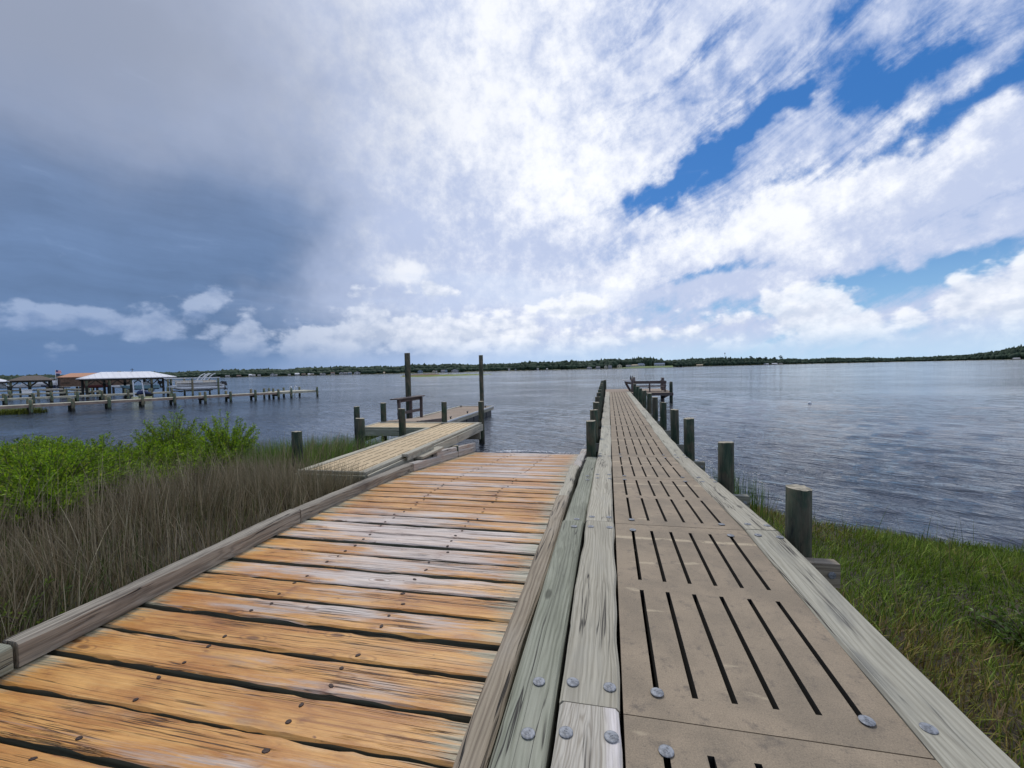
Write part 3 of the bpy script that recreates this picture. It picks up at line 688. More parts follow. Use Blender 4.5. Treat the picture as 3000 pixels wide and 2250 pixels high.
HS = [(c4(98), 11, 5, 'grey', 'greyroof', 'gable'), (c4(220), 11, 5, 'dark', 'brownroof', 'gable'), (c4(345), 9, 7, 'white', 'whiteroof', 'hip'), (c4(382), 8, 3.5, 'white', 'whiteroof', 'flat'),
      (c4(440), 8, 3.5, 'grey', 'greyroof', 'gable'), (c4(585), 13, 8, 'white', 'greyroof', 'front'), (c4(620), 8, 4, 'white', 'greyroof', 'gable'), (c4(765), 7, 3.5, 'grey', 'greyroof', 'gable'),
      (c4(850), 12, 7, 'white', 'whiteroof', 'gable'), (c4(920), 11, 5, 'dark', 'brownroof', 'gable'), (c4(978), 6, 4.5, 'white', 'whiteroof', 'gable'), (c4(1008), 11, 4.5, 'tan', 'greyroof', 'gable'),
      (c4(1110), 7, 5, 'grey', 'greyroof', 'gable'), (c4(1140), 8, 6, 'white', 'greyroof', 'front'), (c4(1235), 11, 7, 'white', 'brownroof', 'gable'), (c4(1325), 11, 7.5, 'white', 'greyroof', 'front'),
      (c4(1372), 11, 6, 'grey', 'greyroof', 'gable'), (c4(1420), 11, 7, 'blue', 'greyroof', 'hip'), (c4(1498), 17, 8, 'white', 'greyroof', 'front'), (c4(1790), 5, 4, 'cream', 'tanroof', 'gable'),
      (c5(115), 14, 8.5, 'blue', 'greyroof', 'front'), (c5(260), 8, 7, 'cream', 'brownroof', 'front'), (c5(287), 6, 4.5, 'white', 'greyroof', 'gable'), (c5(360), 12, 7, 'white', 'greyroof', 'gable'),
      (c5(395), 7, 8.5, 'blue', 'greyroof', 'front'), (c5(490), 20, 8.5, 'white', 'greyroof', 'front'), (c5(1075), 6, 6, 'white', 'greyroof', 'gable'), (c5(1145), 5, 5, 'grey', 'greyroof', 'front'),
      (c5(1385), 6, 5.5, 'white', 'greyroof', 'gable'), (c5(1485), 5, 3, 'white', 'whiteroof', 'flat'), (c5(1942), 14, 6, 'white', 'greyroof', 'hip'), (c5(2035), 12, 6.5, 'grey', 'greyroof', 'gable'),
      (c5(2120), 9, 10, 'cream', 'greyroof', 'front'), (c5(2165), 10, 9, 'white', 'greyroof', 'gable')]
for i, (px, w, h, wc, rc, stl) in enumerate(HS):
    where = 'left of the tall left pile' if px < 1190 else 'between the two tall piles' if px < 1405 else 'between the right pile and the pier'
    grp = [q for q in HS if (q[0] < 1190) == (px < 1190) and (q[0] < 1405) == (px < 1405)]; no = grp.index((px, w, h, wc, rc, stl))
    house(px, w, h, wc, rc, -3, 0.3, f'{ORD[no]} far-shore house {where}, counted from left, {wc} walls', stl)
LAWN = [(c6(240), 14, 11, 'cream', 'greyroof', 'front', 14, 1.2, 'tall cream far-shore house at the left end of the lawn'), (c6(335), 14, 7, 'white', 'greyroof', 'gable', 26, 2.0, 'low white house with grey roof, left of the tan-roofed house'),
        (c6(405), 21, 7, 'white', 'tanroof', 'hip', 40, 2.8, 'long white house with tan roof above the lawn'), (c6(472), 22, 9, 'white', 'blueroof', 'hip', 46, 3.2, 'white house with blue-grey roof, middle of the lawn'),
        (c6(672), 29, 9.5, 'white', 'blueroof', 'gable', 48, 3.0, 'large white house at the right end of the far lawn'), (c6(1105), 17, 5.5, 'tan', 'tanroof', 'gable', -4, .4, 'lone tan house under the dark wood right of the lawn'),
        (c6(1825), 12, 3.5, 'white', 'whiteroof', 'gable', -4, .3, 'low white-roofed shed, first left of the broad pine'), (c6(1915), 14, 4, 'grey', 'whiteroof', 'gable', -4, .3, 'low grey shed with white roof below the tall pines'),
        (c6(1980), 10, 3.5, 'tan', 'greyroof', 'gable', -4, .3, 'small tan shed below the broad flat-topped pine'), (2978, 16, 4, 'tan', 'whiteroof', 'hip', -3, .6, 'pale low house at the foot of the right-hand wooded hill')]
for a in LAWN: house(a[0], a[1], a[2], a[3], a[4], a[6], a[7], a[8], a[5])

# ------------------------------------------------------------------ the pier on the right
JY = [-5.13, -2.8, -0.47, 1.86, 4.19, 6.45] + [8.67 + 2.29 * i for i in range(11)]
def deck_z(y): return float(np.interp(y, [4.19, 8.67], [.945, .70]))
PXL, PXR = 0.035, 1.165          # panel strip
SLOTX = [0.192 + 0.1625 * i for i in range(6)]
def slot_panel_mesh(name, W, L, T, mat, slots, slw, rows):
    """panel W (x) by L (y), top at z=0, with real slots"""
    xb = [-W / 2]; xs_ = []
    for s in slots: xs_.append((len(xb), )); xb += [s - slw / 2, s + slw / 2]
    xb.append(W / 2); yb = [-L / 2]
    for a, b_ in rows: yb += [a, b_]
    yb.append(L / 2)
    solid = lambda i, j: 0 <= i < len(xb) - 1 and 0 <= j < len(yb) - 1 and not (i % 2 == 1 and j % 2 == 1)
    m = MB(); vid = {}; inner = lambda i, j: 0 <= i < len(xb) - 1 and 0 <= j < len(yb) - 1
    def vv(i, j, k):
        if (i, j, k) not in vid: vid[(i, j, k)] = len(m.v); m.v.append((xb[i], yb[j], -T * k))
        return vid[(i, j, k)]
    for i in range(len(xb) - 1):
        for j in range(len(yb) - 1):
            if not solid(i, j): continue
            fs = [(vv(i, j, 0), vv(i + 1, j, 0), vv(i + 1, j + 1, 0), vv(i, j + 1, 0)), (vv(i, j, 1), vv(i, j + 1, 1), vv(i + 1, j + 1, 1), vv(i + 1, j, 1))]
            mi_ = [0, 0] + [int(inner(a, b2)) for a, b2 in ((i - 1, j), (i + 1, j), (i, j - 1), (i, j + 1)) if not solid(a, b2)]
            if not solid(i - 1, j): fs.append((vv(i, j, 0), vv(i, j + 1, 0), vv(i, j + 1, 1), vv(i, j, 1)))
            if not solid(i + 1, j): fs.append((vv(i + 1, j, 0), vv(i + 1, j, 1), vv(i + 1, j + 1, 1), vv(i + 1, j + 1, 0)))
            if not solid(i, j - 1): fs.append((vv(i, j, 0), vv(i, j, 1), vv(i + 1, j, 1), vv(i + 1, j, 0)))
            if not solid(i, j + 1): fs.append((vv(i, j + 1, 0), vv(i + 1, j + 1, 0), vv(i + 1, j + 1, 1), vv(i, j + 1, 1)))
            m.f += fs; m.mi += mi_
    return m.mesh(name, [mat, M['slot_shade']])
def bolt_mesh():
    m = MB(); n = 16; pr = [(.033, 0), (.033, .003), (.029, .0048), (.0165, .0062), (.0155, .0072), (.0135, .0072), (.0125, .0064), (0.0001, .0068)]
    vs = [(r * math.cos(6.2832 * j / n), r * math.sin(6.2832 * j / n), z) for r, z in pr for j in range(n)]
    fs = [(i * n + j, i * n + (j + 1) % n, (i + 1) * n + (j + 1) % n, (i + 1) * n + j) for i in range(len(pr) - 1) for j in range(n)]
    m.add(vs, fs); m.box(-.0018, .0018, -.008, .008, .006, .0082)
    return m.mesh('bolt', M['galv'], False)
BOLT = bolt_mesh()
def bolt(x, y, z, parent, slope=0.0, s=0.88):
    o = link('bolt', BOLT, parent, Matrix.Translation((x, y, z)) @ Matrix.Rotation(slope, 4, 'X') @ Matrix.Rotation(random.uniform(0, 3), 4, 'Z') @ Matrix.Scale(s, 4)); return o

pier = thing('wooden_pier', (0.6, 8, 0), 'long wooden pier with slotted brown deck panels, running out from the camera', 'pier')
PM = {}
for i in range(len(JY) - 1):
    y0, y1 = JY[i], JY[i + 1]; L = y1 - y0 - 0.008; z0, z1 = deck_z(y0), deck_z(y1)
    key = round(L, 2)
    if key not in PM:
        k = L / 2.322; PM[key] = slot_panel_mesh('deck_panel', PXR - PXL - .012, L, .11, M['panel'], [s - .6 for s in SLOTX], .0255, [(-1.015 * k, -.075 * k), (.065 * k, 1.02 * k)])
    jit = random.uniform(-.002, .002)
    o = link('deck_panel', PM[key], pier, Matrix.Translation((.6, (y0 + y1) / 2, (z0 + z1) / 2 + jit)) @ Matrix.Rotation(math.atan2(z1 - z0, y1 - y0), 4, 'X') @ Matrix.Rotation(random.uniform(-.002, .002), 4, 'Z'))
# cap boards, two panels long, 12 mm proud
CZ = .010
def caps(xc, ys, mats, W=.262):
    for i in range(len(ys) - 1):
        p = (xc + random.uniform(-.004, .004), ys[i] + .004, deck_z(ys[i]) + CZ + random.uniform(-.002, .003)); q = (xc + random.uniform(-.004, .004), ys[i + 1] - .004, deck_z(ys[i + 1]) + CZ + random.uniform(-.002, .003))
        board('cap_board', p, q, W, .062, mats[i % len(mats)], pier, seg=24, rough=.0035, bev=.011, bow=.004, wane=.004)
caps(-.103, [-5.13, -.47, 1.87], [M['cap'], M['knotty']])
caps(-.103, [1.87, 4.19, 8.67, 13.25, 17.83, 22.41, 26.99, 31.57], [M['cap'], M['cap'], M['cap_grey']])
caps(1.302, [-5.13, -.47, 4.19, 8.67, 13.25, 17.83, 22.41, 26.99, 31.57], [M['cap_grey'], M['cap_grey'], M['cap']])
# edge beam along the ramp side, stepping down with the deck
for p, q in (((-.357, -4.0, .935), (-.357, 4.22, .935)), ((-.352, 4.24, .918), (-.345, 8.55, .69))):
    board('edge_beam', p, q, .205, .24, M['green'], pier, seg=26, rough=.003, bev=.014)
# bolts at the joints, large ones near the camera
for jy in JY[3:7]:
    for dy in (-.155, .14):
        y = jy + dy; z = deck_z(y); sl = -.0546 if 4.19 < y < 8.67 else 0
        for x in (SLOTX[0] + .006, SLOTX[5] + .004): bolt(x + random.uniform(-.006, .006), y + random.uniform(-.01, .01), z + .004, pier, sl)
        if y < 9:
            for x in ((-.183, -.011) if y < 8.7 else (-.183,)): bolt(x + random.uniform(-.006, .006), y + random.uniform(-.012, .012), z + CZ + .003, pier, sl)
            for x in ((1.225, 1.39) if y > 3 else (1.225,)): bolt(x + random.uniform(-.006, .006), y + random.uniform(-.012, .012), z + CZ + .003, pier, sl)
for y in (1.99, 1.69, 4.33, 4.06, 6.3, 6.6): bolt(-.335 + random.uniform(-.015, .015), y, (.937 if y < 4.23 else .918 - (y - 4.24) * .0529) + .002, pier, 0 if y < 4.23 else -.053)
# substructure: pile caps, piles; fascia deepened and unseen joists added to block light
for x in (-.205, 1.405):
    for a, b_ in zip([-5.13, 4.19, 8.67, 17.83, 26.99], [4.19, 8.67, 17.83, 26.99, 31.57]):
        if x < 0 and b_ < 8.8: continue
        board('fascia', (x, a, deck_z(a) - .056), (x, b_, deck_z(b_) - .056), .05, .34, M['beam'], pier, seg=6)
for x in (.11, .274, .437, .60, .762, .925, 1.09): board('shading_joist', (x, -5, .70 - .115), (x, 31.5, .70 - .115), .05, .24, M['beam'], pier, seg=4)
POST_R = [4.13, 6.42, 9.12, 11.02, 13.42, 15.7, 18.05, 20.5, 22.8, 25.0, 28.0]
POST_L = [8.82, 10.96, 13.25, 15.54, 17.83, 20.12, 22.41, 24.70, 26.99, 29.28, 31.4]
TOP_R = [1.36, 1.365, 1.385, 1.38, 1.365, 1.37, 1.365, 1.35, 1.34, 1.35, 1.38]
for i, (y, zt) in enumerate(zip(POST_R, TOP_R)):
    post('post', 1.552, y, -1.4, zt, .102 - .003 * (i > 3), M['post'], pier, lean=(random.uniform(-.022, .022), random.uniform(-.02, .02)), n=24)
    zz = deck_z(y) - .135
    MB().box(-.5 if y > 8.7 else -.2, 1.78, y - .235, y - .13, zz - .19, zz).build('pile_cap', M['curb'] if i == 0 else M['beam'], pier, origin=(.6, y, zz))
    if i < 6: bolt(1.72, y - .238, zz - .09, pier, math.pi / 2)
for i, y in enumerate(POST_L):
    post('post', -.365 - .004 * i, y, -1.4, 1.36 + .013 * i + random.uniform(-.01, .02), .097, M['post'], pier, lean=(-.004 * i, 0), n=20)
# head of the pier: plain cross boards and a side platform on brown posts
for i in range(26):
    y = 31.66 + i * .15; x1 = 1.45 if i < 4 else 4.15
    board('head_board', (-.25, y, .705), (x1, y, .705), .14, .04, M['deckold'], pier, seg=2)
for i in range(13):
    y = 30.2 + i * .15 if i < 10 else None
    if y: board('platform_board', (1.47, y, .70), (4.1, y, .70), .14, .04, M['deckold'], pier, seg=2)
MB().box(1.46, 4.12, 30.06, 30.12, .50, .69).build('platform_beam', M['brownwood'], pier)
for x, y, zt, mm in ((4.0, 30.25, 1.40, 'post'), (3.78, 32.9, 1.62, 'brownwood'), (1.60, 31.0, 1.62, 'brownwood'), (1.72, 32.0, 1.70, 'brownwood'), (4.0, 35.3, 1.4, 'post'), (-.3, 35.3, 1.45, 'post')):
    post('post', x, y, -1.4, zt, .11, M[mm], pier)
MB().bar((3.8, 32.8, .2), (4.0, 30.4, .62), .06, .16).build('brace', M['brownwood'], pier)

bench = thing('bench', (2.72, 31.3, .705), 'dark brown wooden bench with slatted back at the pier end', 'bench')
for x in (1.78, 2.72, 3.72):
    board('leg', (x, 31.1, .71), (x, 31.05, 1.42), .09, .09, M['brownwood'], bench, seg=3)
    board('seat_support', (x, 31.05, 1.02), (x, 31.6, 1.02), .08, .08, M['brownwood'], bench, seg=2)
for z, h in ((1.36, .19), (1.12, .06)):
    for x0, x1 in ((1.70, 2.70), (2.73, 3.80)): MB().box(x0, x1, 30.98, 31.03, z - h / 2, z + h / 2).build('backrest_rail', M['brownwood'], bench)
for y in (31.14, 31.30, 31.46): board('seat_slat', (1.70, y, 1.055), (3.80, y, 1.055), .14, .035, M['brownwood'], bench, seg=3)

tab = thing('fish_cleaning_table', (1.3, 32.2, .705), 'white-topped fish cleaning table on a dark bracket at the pier end', 'table')
MB().poly([(.98, 31.9, 1.46), (1.72, 31.9, 1.30), (1.72, 32.5, 1.30), (.98, 32.5, 1.46)], [(.94, 31.88, 1.52), (1.72, 31.88, 1.49), (1.72, 32.52, 1.49), (.94, 32.52, 1.52)]).build('table_top', M['white'], tab)
MB().poly([(1.15, 32.0, 1.24), (1.72, 32.0, 1.20), (1.72, 32.4, 1.20), (1.15, 32.4, 1.24)], [(1.08, 32.0, 1.40), (1.72, 32.0, 1.30), (1.72, 32.4, 1.30), (1.08, 32.4, 1.40)]).build('frame', M['brownwood'], tab)
MB().bar((1.2, 32.2, 1.25), (1.5, 32.1, .72), .1, .14).build('leg', M['brownwood'], tab)
for i, (x, y, zb, h) in enumerate(((1.53, 32.2, 1.49, .34), (1.665, 32.3, 1.49, .30))):
    t = MB().tube([(x, y, zb), (x + .01, y, zb + h * .25), (x, y, zb + h * .55), (x, y, zb + h * .72), (x, y, zb + h * .9), (x + .005, y, zb + h)], [.05, .065, .05, .03, .035, .008], 10)
    tag(t.build('dark_ornament', M['black'], None, True, (x, y, zb)), ('taller' if i == 0 else 'shorter') + ' of two small dark upright ornaments above the white table', 'ornament', 'dark ornaments on the cleaning table')
b_ = MB(); pr = [(0.001, -.08), (.07, -.06), (.105, 0), (.08, .08), (.035, .12), (.001, .125)]
b_.tube([(11.71, 29.2, z) for r, z in pr], [r for r, z in pr], 12); tag(b_.build('mooring_buoy', M['white'], None, True), 'small white buoy floating on the open water right of the pier', 'buoy')

# ------------------------------------------------------------------ boat ramp
RYs = [-3, 3.6, 4.8, 6.1, 7.8, 10.0, 12.3, 15]; RZs = [.62, .62, .612, .578, .466, .245, 0.0, -.29]
_ry = np.linspace(-3, 15, 400); _rz = np.interp(_ry, RYs, RZs); _k = np.exp(-np.linspace(-2.5, 2.5, 41) ** 2); _rzs = np.convolve(np.pad(_rz, 20, 'edge'), _k / _k.sum(), 'valid')
_rzs[-24:] = _rz[-24:]
def ramp_z(y): return float(np.interp(y, _ry, _rzs))
def ramp_l(y): return float(np.interp(y, [2, 12.3], [-3.60, -3.90]))
def ramp_r(y): return float(np.interp(y, [1, 6, 12.3], [-.655, -.70, -.80]))
ramp = thing('boat_ramp', (-2.2, 6, 0), 'wide timber boat ramp of rust-orange planks sloping into the water', 'boat ramp')
nail_me = MB().tube([(0, 0, -.004), (0, 0, .0035)], [.0165, .013], 8).mesh('nail', M['nail'])
PW = .246; PITCH = .288; y = -1.65; k = 0; rr = random.Random(4)
while y < 13.6:
    w = PW + rr.uniform(-.014, .012); yc = y + PITCH / 2 + rr.uniform(-.006, .006); z = ramp_z(yc); dz = (ramp_z(yc + .1) - ramp_z(yc - .1)) / .2
    xl, xr = ramp_l(yc) - .12, ramp_r(yc) + .06; sk = rr.uniform(-.008, .008)
    p, q = Vector((xl, yc - sk, z + rr.uniform(-.006, .006))), Vector((xr, yc + sk, z + rr.uniform(-.006, .006)))
    near = yc < 6.5
    o = link('plank', board_mesh('plank', (q - p).length, w, .075, M['plank'], 46 if near else 18, .0026 if near else .002, .005, 500 + k, bow=.009, wane=.006, endj=.004, side=M['plank_side']), ramp, frame(p, q, (0, -dz, 1)))
    if -.2 < yc < 12:
        for xn in (-2.66, -1.63):
            for s in (-.30, .27):
                if rr.random() < .12: continue
                lx = xn - (p.x + q.x) / 2 + rr.uniform(-.05, .05)
                n = bpy.data.objects.new('nail', nail_me); COL.objects.link(n); n.parent = o; n.location = (lx, s * w + rr.uniform(-.02, .02), .0015); n.scale = (rr.uniform(.8, 1.5), rr.uniform(.7, 1.1), 1); n.rotation_euler.z = rr.uniform(0, 3)
    y += PITCH; k += 1
for x in (-3.45, -2.65, -1.65, -.85):
    for a, b_ in ((-1.6, 5.0), (5.0, 8.4), (8.4, 13.6)):
        board('stringer', (x, a, ramp_z(a) - .081), (x, b_, ramp_z(b_) - .081), .10, .24, M['green'], ramp, seg=8)
def curb(name, xf, ya, yb, W, Hh, mat, lift0=0.0, lift1=0.0, dx0=0, dx1=0, n=1, **k):
    for i in range(n):
        a = ya + (yb - ya) * i / n; b2 = ya + (yb - ya) * (i + 1) / n
        p = (xf(a) + dx0 + (dx1 - dx0) * i / n, a, ramp_z(a) + Hh + .004 + lift0 + (lift1 - lift0) * i / n); q = (xf(b2) + dx0 + (dx1 - dx0) * (i + 1) / n, b2 - .006, ramp_z(b2) + Hh + .004 + lift0 + (lift1 - lift0) * (i + 1) / n)
        board(name, p, q, W, Hh - .006, mat, ramp, seg=30, rough=.005, bev=.013, wane=.006, **k)
lf = lambda y: ramp_l(y) - .085; rf = lambda y: ramp_r(y) + .10
curb('curb', lf, -1.6, 1.90, .165, .165, M['green'], 0, .0)
curb('curb', lf, 1.92, 4.55, .145, .165, M['curb_dark'])
curb('curb', lf, 4.554, 7.9, .145, .163, M['curb_dark'])
curb('curb', lf, 7.904, 12.3, .15, .165, M['curb_pale'], 0, .0, n=1)
curb('curb', lambda y: ramp_l(y) - .10, 9.3, 12.5, .12, .27, M['curb_pale'])
curb('curb', rf, -1.6, 5.55, .155, .20, M['curb'])
curb('curb', rf, 5.57, 8.05, .15, .19, M['cap'])
curb('curb', lambda y: rf(y) + .02, 8.07, 12.15, .17, .16, M['curb_pale'])
# surf lapping at the foot of the ramp
def surf():
    rg = np.random.default_rng(9); m = MB()
    for q in range(230):
        t = rg.random(); x = -3.4 + 2.3 * t + rg.normal(0, .05); yy = 12.42 + .10 * math.sin(x * 2.1) + rg.normal(0, .045); r = rg.uniform(.008, .03) * (1.6 if abs(x + 2.7) < .35 else 1)
        if rg.random() < .35 and abs(x + 2.7) > .5: continue
        m.tube([(x, yy, .004), (x, yy, .006 + r * .5), (x, yy, .008 + r * .9)], [r, r * .8, r * .25], 5)
    tag(m.build('foam', plain_mat('sea_foam', (.72, .72, .72), .9)), 'thin white foam where ripples lap the ramp foot', 'foam', kind='stuff')
surf()

# ------------------------------------------------------------------ low dock left of the ramp
dock = thing('low_dock', (-4.75, 10, 0), 'tan slotted fixed dock with a side arm, left of the ramp', 'dock')
DZ = .70; DX0, DX1 = -5.42, -4.09
ys = [6.70, 9.0, 11.3, 13.62]
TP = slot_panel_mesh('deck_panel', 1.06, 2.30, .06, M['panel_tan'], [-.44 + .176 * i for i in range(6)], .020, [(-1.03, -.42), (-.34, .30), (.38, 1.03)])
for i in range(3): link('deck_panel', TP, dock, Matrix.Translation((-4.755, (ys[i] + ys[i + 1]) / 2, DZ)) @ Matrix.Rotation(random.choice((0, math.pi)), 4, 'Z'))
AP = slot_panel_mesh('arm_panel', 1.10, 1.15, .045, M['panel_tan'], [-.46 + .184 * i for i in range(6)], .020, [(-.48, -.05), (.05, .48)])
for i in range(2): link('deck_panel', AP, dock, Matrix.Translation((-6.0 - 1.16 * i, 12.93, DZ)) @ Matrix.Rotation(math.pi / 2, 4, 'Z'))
for x in (-5.355, -4.155):
    for a, b_ in ((6.66, 9.0), (9.0, 11.2), (11.2, 13.66)):
        if x < -5 and b_ > 13: b_ = 12.30
        board('edge_board', (x, a + .003, DZ + .022), (x, b_ - .003, DZ + .022), .135, .05, M['cap_grey'], dock, seg=10, rough=.002)
for x, ya in ((-5.44, 6.68), (-4.07, 6.68)):
    for a, b_ in ((ya, 11.19), (11.21, 13.66)):
        if x < -5 and a > 11: b_ = 12.28
        board('fascia', (x, a, DZ - .034), (x, b_, DZ - .034), .05, .21, M['cap_grey' if x > -5 else 'green'], dock, seg=10)
board('fascia', (-5.45, 6.62, DZ - .026), (-4.06, 6.62, DZ - .026), .055, .22, M['green'], dock, seg=8)
board('edge_board', (-5.43, 6.70, DZ + .024), (-4.08, 6.70, DZ + .024), .05, .05, M['cap_grey'], dock, seg=5)
board('edge_board', (-7.55, 12.30, DZ + .02), (-5.38, 12.30, DZ + .02), .10, .05, M['green'], dock, seg=8)
board('fascia', (-7.58, 12.23, DZ - .032), (-5.47, 12.23, DZ - .032), .05, .21, M['green'], dock, seg=8)
board('edge_board', (-7.75, 13.60, DZ + .02), (-4.10, 13.60, DZ + .02), .12, .05, M['cap_grey'], dock, seg=12)
board('fascia', (-7.75, 13.69, DZ - .034), (-4.06, 13.69, DZ - .034), .05, .21, M['green'], dock, seg=8)
board('edge_board', (-7.64, 12.34, DZ + .018), (-7.72, 13.55, DZ + .018), .10, .05, M['cap_grey'], dock, seg=5)
for yy in (8.6, 10.9, 13.25): MB().box(-5.62, -4.02, yy - .05, yy + .05, DZ - .47, DZ - .25).build('pile_cap', M['beam'], dock)
MB().bar((-7.6, 12.3, DZ - .34), (-7.7, 13.6, DZ - .34), .06, .22).build('pile_cap', M['beam'], dock)
for x, yy, zt, r in ((-5.56, 10.98, 1.42, .098), (-5.46, 13.86, 1.38, .096), (-4.13, 13.78, 1.40, .094), (-7.72, 13.86, 1.36, .10), (-3.96, 10.75, .46, .09), (-5.3, 8.4, .46, .1)):
    post('post', x, yy, -1.4, zt, r, M['post'], dock)
# step on the ramp side
board('step', (-4.02, 8.0, DZ + .075), (-4.02, 9.35, DZ + .075), .13, .05, M['cap_grey'], dock, seg=8)
board('step', (-3.93, 8.45, DZ - .06), (-3.93, 9.65, DZ - .06), .21, .05, M['cap'], dock, seg=8)
MB().box(-3.98, -3.955, 8.02, 9.33, DZ - .058, DZ + .02).build('step_riser', M['cap_grey'], dock)
MB().box(-4.03, -4.0, 8.5, 9.6, DZ - .30, DZ - .112).build('step_riser', M['green'], dock)

for x, yy, zt, r, lb in ((-6.17, 7.6, 1.27, .104, 'lone green pile in the dry reeds at the dock corner'), (-6.2, 9.95, 1.27, .116, 'stout green pile beside the dock, at the grass edge'), (-9.1, 14.4, 1.19, .105, 'shorter pile seen just behind the stout green pile')):
    tag(post('mooring_post', x, yy, -1.2, zt, r, M['post'], None, n=20), lb, 'pile', 'short piles by the low dock')
for x, yy, zt, lb in ((-8.26, 16.95, 3.22, 'tall dark pile behind the work table, left of the two tall piles'), (-6.93, 23.3, 3.27, 'tall dark pile at the outer end of the floating dock')):
    tag(post('mooring_pile', x, yy, -1.5, zt, .118, post_mat('tarred_pile_wood', (.045, .058, .034), (.11, .092, .058), (.15, .14, .09)) if 'tarred_pile_wood' not in bpy.data.materials else bpy.data.materials['tarred_pile_wood'], None, n=20), lb, 'pile', 'tall piles holding the floating dock')

# ------------------------------------------------------------------ floating dock, gangway, work table
fl = thing('floating_dock', (-7.1, 19.5, 0), 'old brown-boarded floating dock with white edges beyond the low dock', 'floating dock')
FZ = .45; yy = 15.3
while yy < 22.75:
    board('deck_board', (-7.98, yy + .07, FZ), (-6.28, yy + .07, FZ), .135, .04, M['deckold'], fl, seg=3, rough=.002); yy += .146
board('rim', (-6.20, 15.25, FZ + .03), (-6.20, 22.82, FZ + .03), .10, .20, M['cap_grey'], fl, seg=14, rough=.004)
board('rim', (-8.06, 15.25, FZ + .03), (-8.06, 22.82, FZ + .03), .10, .20, M['cap_grey'], fl, seg=14, rough=.004)
board('rim', (-8.10, 22.88, FZ + .03), (-6.16, 22.88, FZ + .03), .10, .20, M['cap_grey'], fl, seg=5)
MB().box(-6.145, -6.13, 15.25, 22.9, FZ - .02, FZ + .04).build('rub_strip', M['white'], fl)
for i in range(7):
    y0 = 15.4 + i * 1.06; MB().box(-8.0, -6.24, y0, y0 + .95, -.15, FZ - .17).build('float', M['black'], fl)
for x, y0 in ((-6.42, 17.0), (-6.42, 19.2), (-6.42, 22.2), (-7.85, 22.4)):
    MB().tube([(x, y0, FZ), (x, y0, FZ + .07)], .03, 8).tube([(x, y0 - .14, FZ + .085), (x, y0, FZ + .075), (x, y0 + .14, FZ + .085)], [.012, .022, .012], 8).build('cleat', M['black'], fl)
gw = thing('gangway', (-6.9, 15.4, .6), 'short dark wooden gangway plate from dock to floating dock', 'gangway')
for i in range(9): board('tread', (-7.55, 13.85 + i * .31, .735 - i * .022), (-6.45, 13.85 + i * .31, .735 - i * .022), .285, .04, M['deckold'], gw, seg=3)
for x in (-7.58, -6.42): board('side_beam', (x, 13.8, .73), (x, 16.5, .55), .06, .15, M['brownwood'], gw, seg=5)
wt = thing('work_table', (-7.6, 15.9, .47), 'dark weathered wooden work table frame by the tall left pile', 'table')
A_, B_ = Vector((-8.02, 15.5, 0)), Vector((-7.84, 17.15, 0))
for P_, zt in ((A_, 1.34), (B_, 1.36), ((A_ + B_) / 2 + Vector((-.04, .1, 0)), 1.30)):
    board('leg', (P_.x, P_.y, .47), (P_.x + .01, P_.y, zt), .10, .10, M['brownwood'], wt, seg=3)
d_ = (B_ - A_).normalized()
board('top_board', A_ - d_ * .25 + Vector((0, 0, 1.40)), B_ + d_ * .12 + Vector((0, 0, 1.42)), .36, .04, M['brownwood'], wt, seg=5)
for z in (1.34, .86): board('rail', A_ + Vector((.02, -.06, z)), B_ + Vector((.02, -.06, z + .02)), .04, .11, M['brownwood'], wt, seg=4)

# ------------------------------------------------------------------ neighbouring docks on the left: s along the piers, t away from the camera
O_ = Vector((-40.8, 23.0, 0)); A2 = Vector((.4775, .8786, 0)); N2 = Vector((-.8786, .4775, 0))
def L(s, t, z): return O_ + A2 * s + N2 * t + Vector((0, 0, z))
def lbox(m, s0, s1, t0, t1, z0, z1, mi=0):
    return m.poly([L(s0, t0, z0), L(s1, t0, z0), L(s1, t1, z0), L(s0, t1, z0)], [L(s0, t0, z1), L(s1, t0, z1), L(s1, t1, z1), L(s0, t1, z1)], mi)
def side_pier(label, s0, s1, t, w, z, bays, mats, top=.36, head=None):
    """walkway pier: deck, fascia, pairs of piles with cross beams"""
    p = thing('side_pier', L((s0 + s1) / 2, t, 0), label, 'pier', 'walkway piers in the neighbouring marina')
    lbox(MB(), s0, s1, t, t + w, z - .05, z).build('deck', M[mats[0]], p)
    for q in (t - .05, t + w): lbox(MB(), s0, s1, q, q + .05, z - .20, z - .02 if q < t else z - .03).build('fascia', M[mats[1]], p)
    for s in bays:
        for q in (t - .17, t + w + .17):
            c = L(s + random.uniform(-.1, .1), q, 0); post('post', c.x, c.y, -1.4, z + top + random.uniform(-.06, .06), .112, M['post_far'], p, n=10)
        lbox(MB(), s - .05, s + .05, t - .2, t + w + .2, z - .40, z - .205).build('pile_cap', M['darkwood'], p)
    if head:
        h0, h1, hw = head; lbox(MB(), h0, h1, t + .02, t + hw, z - .04, z + .012).build('head_deck', M['palewood'], p)
        lbox(MB(), h0, h1, t - .07, t - .045, z - .20, z + .01).build('fascia', M['palewood'], p); lbox(MB(), h1, h1 + .05, t - .05, t + hw, z - .20, z + .01).build('fascia', M['green'], p)
        for s, q in ((h0, hw + .15), (h0 + .5, hw + .15), (h1 - .3, hw + .15), (h1, -.17), ((h0 + h1) / 2, hw + .15), (h0 + 1.3, -.17)):
            c = L(s, t + q, 0); post('post', c.x, c.y, -1.4, z + top, .112, M['post_far'], p, n=10)
    return p
side_pier('long narrow side pier nearest the camera with pale deck and paired piles', -9, 20.9, .17, 1.35, .66, [-8.6, -6.5, -4.3, -2.15, 0, 2.17, 4.3, 6.42, 8.5, 10.6, 12.75, 14.9, 17.0], ('palewood', 'pinkwood'), head=(16.9, 20.9, 3.4))
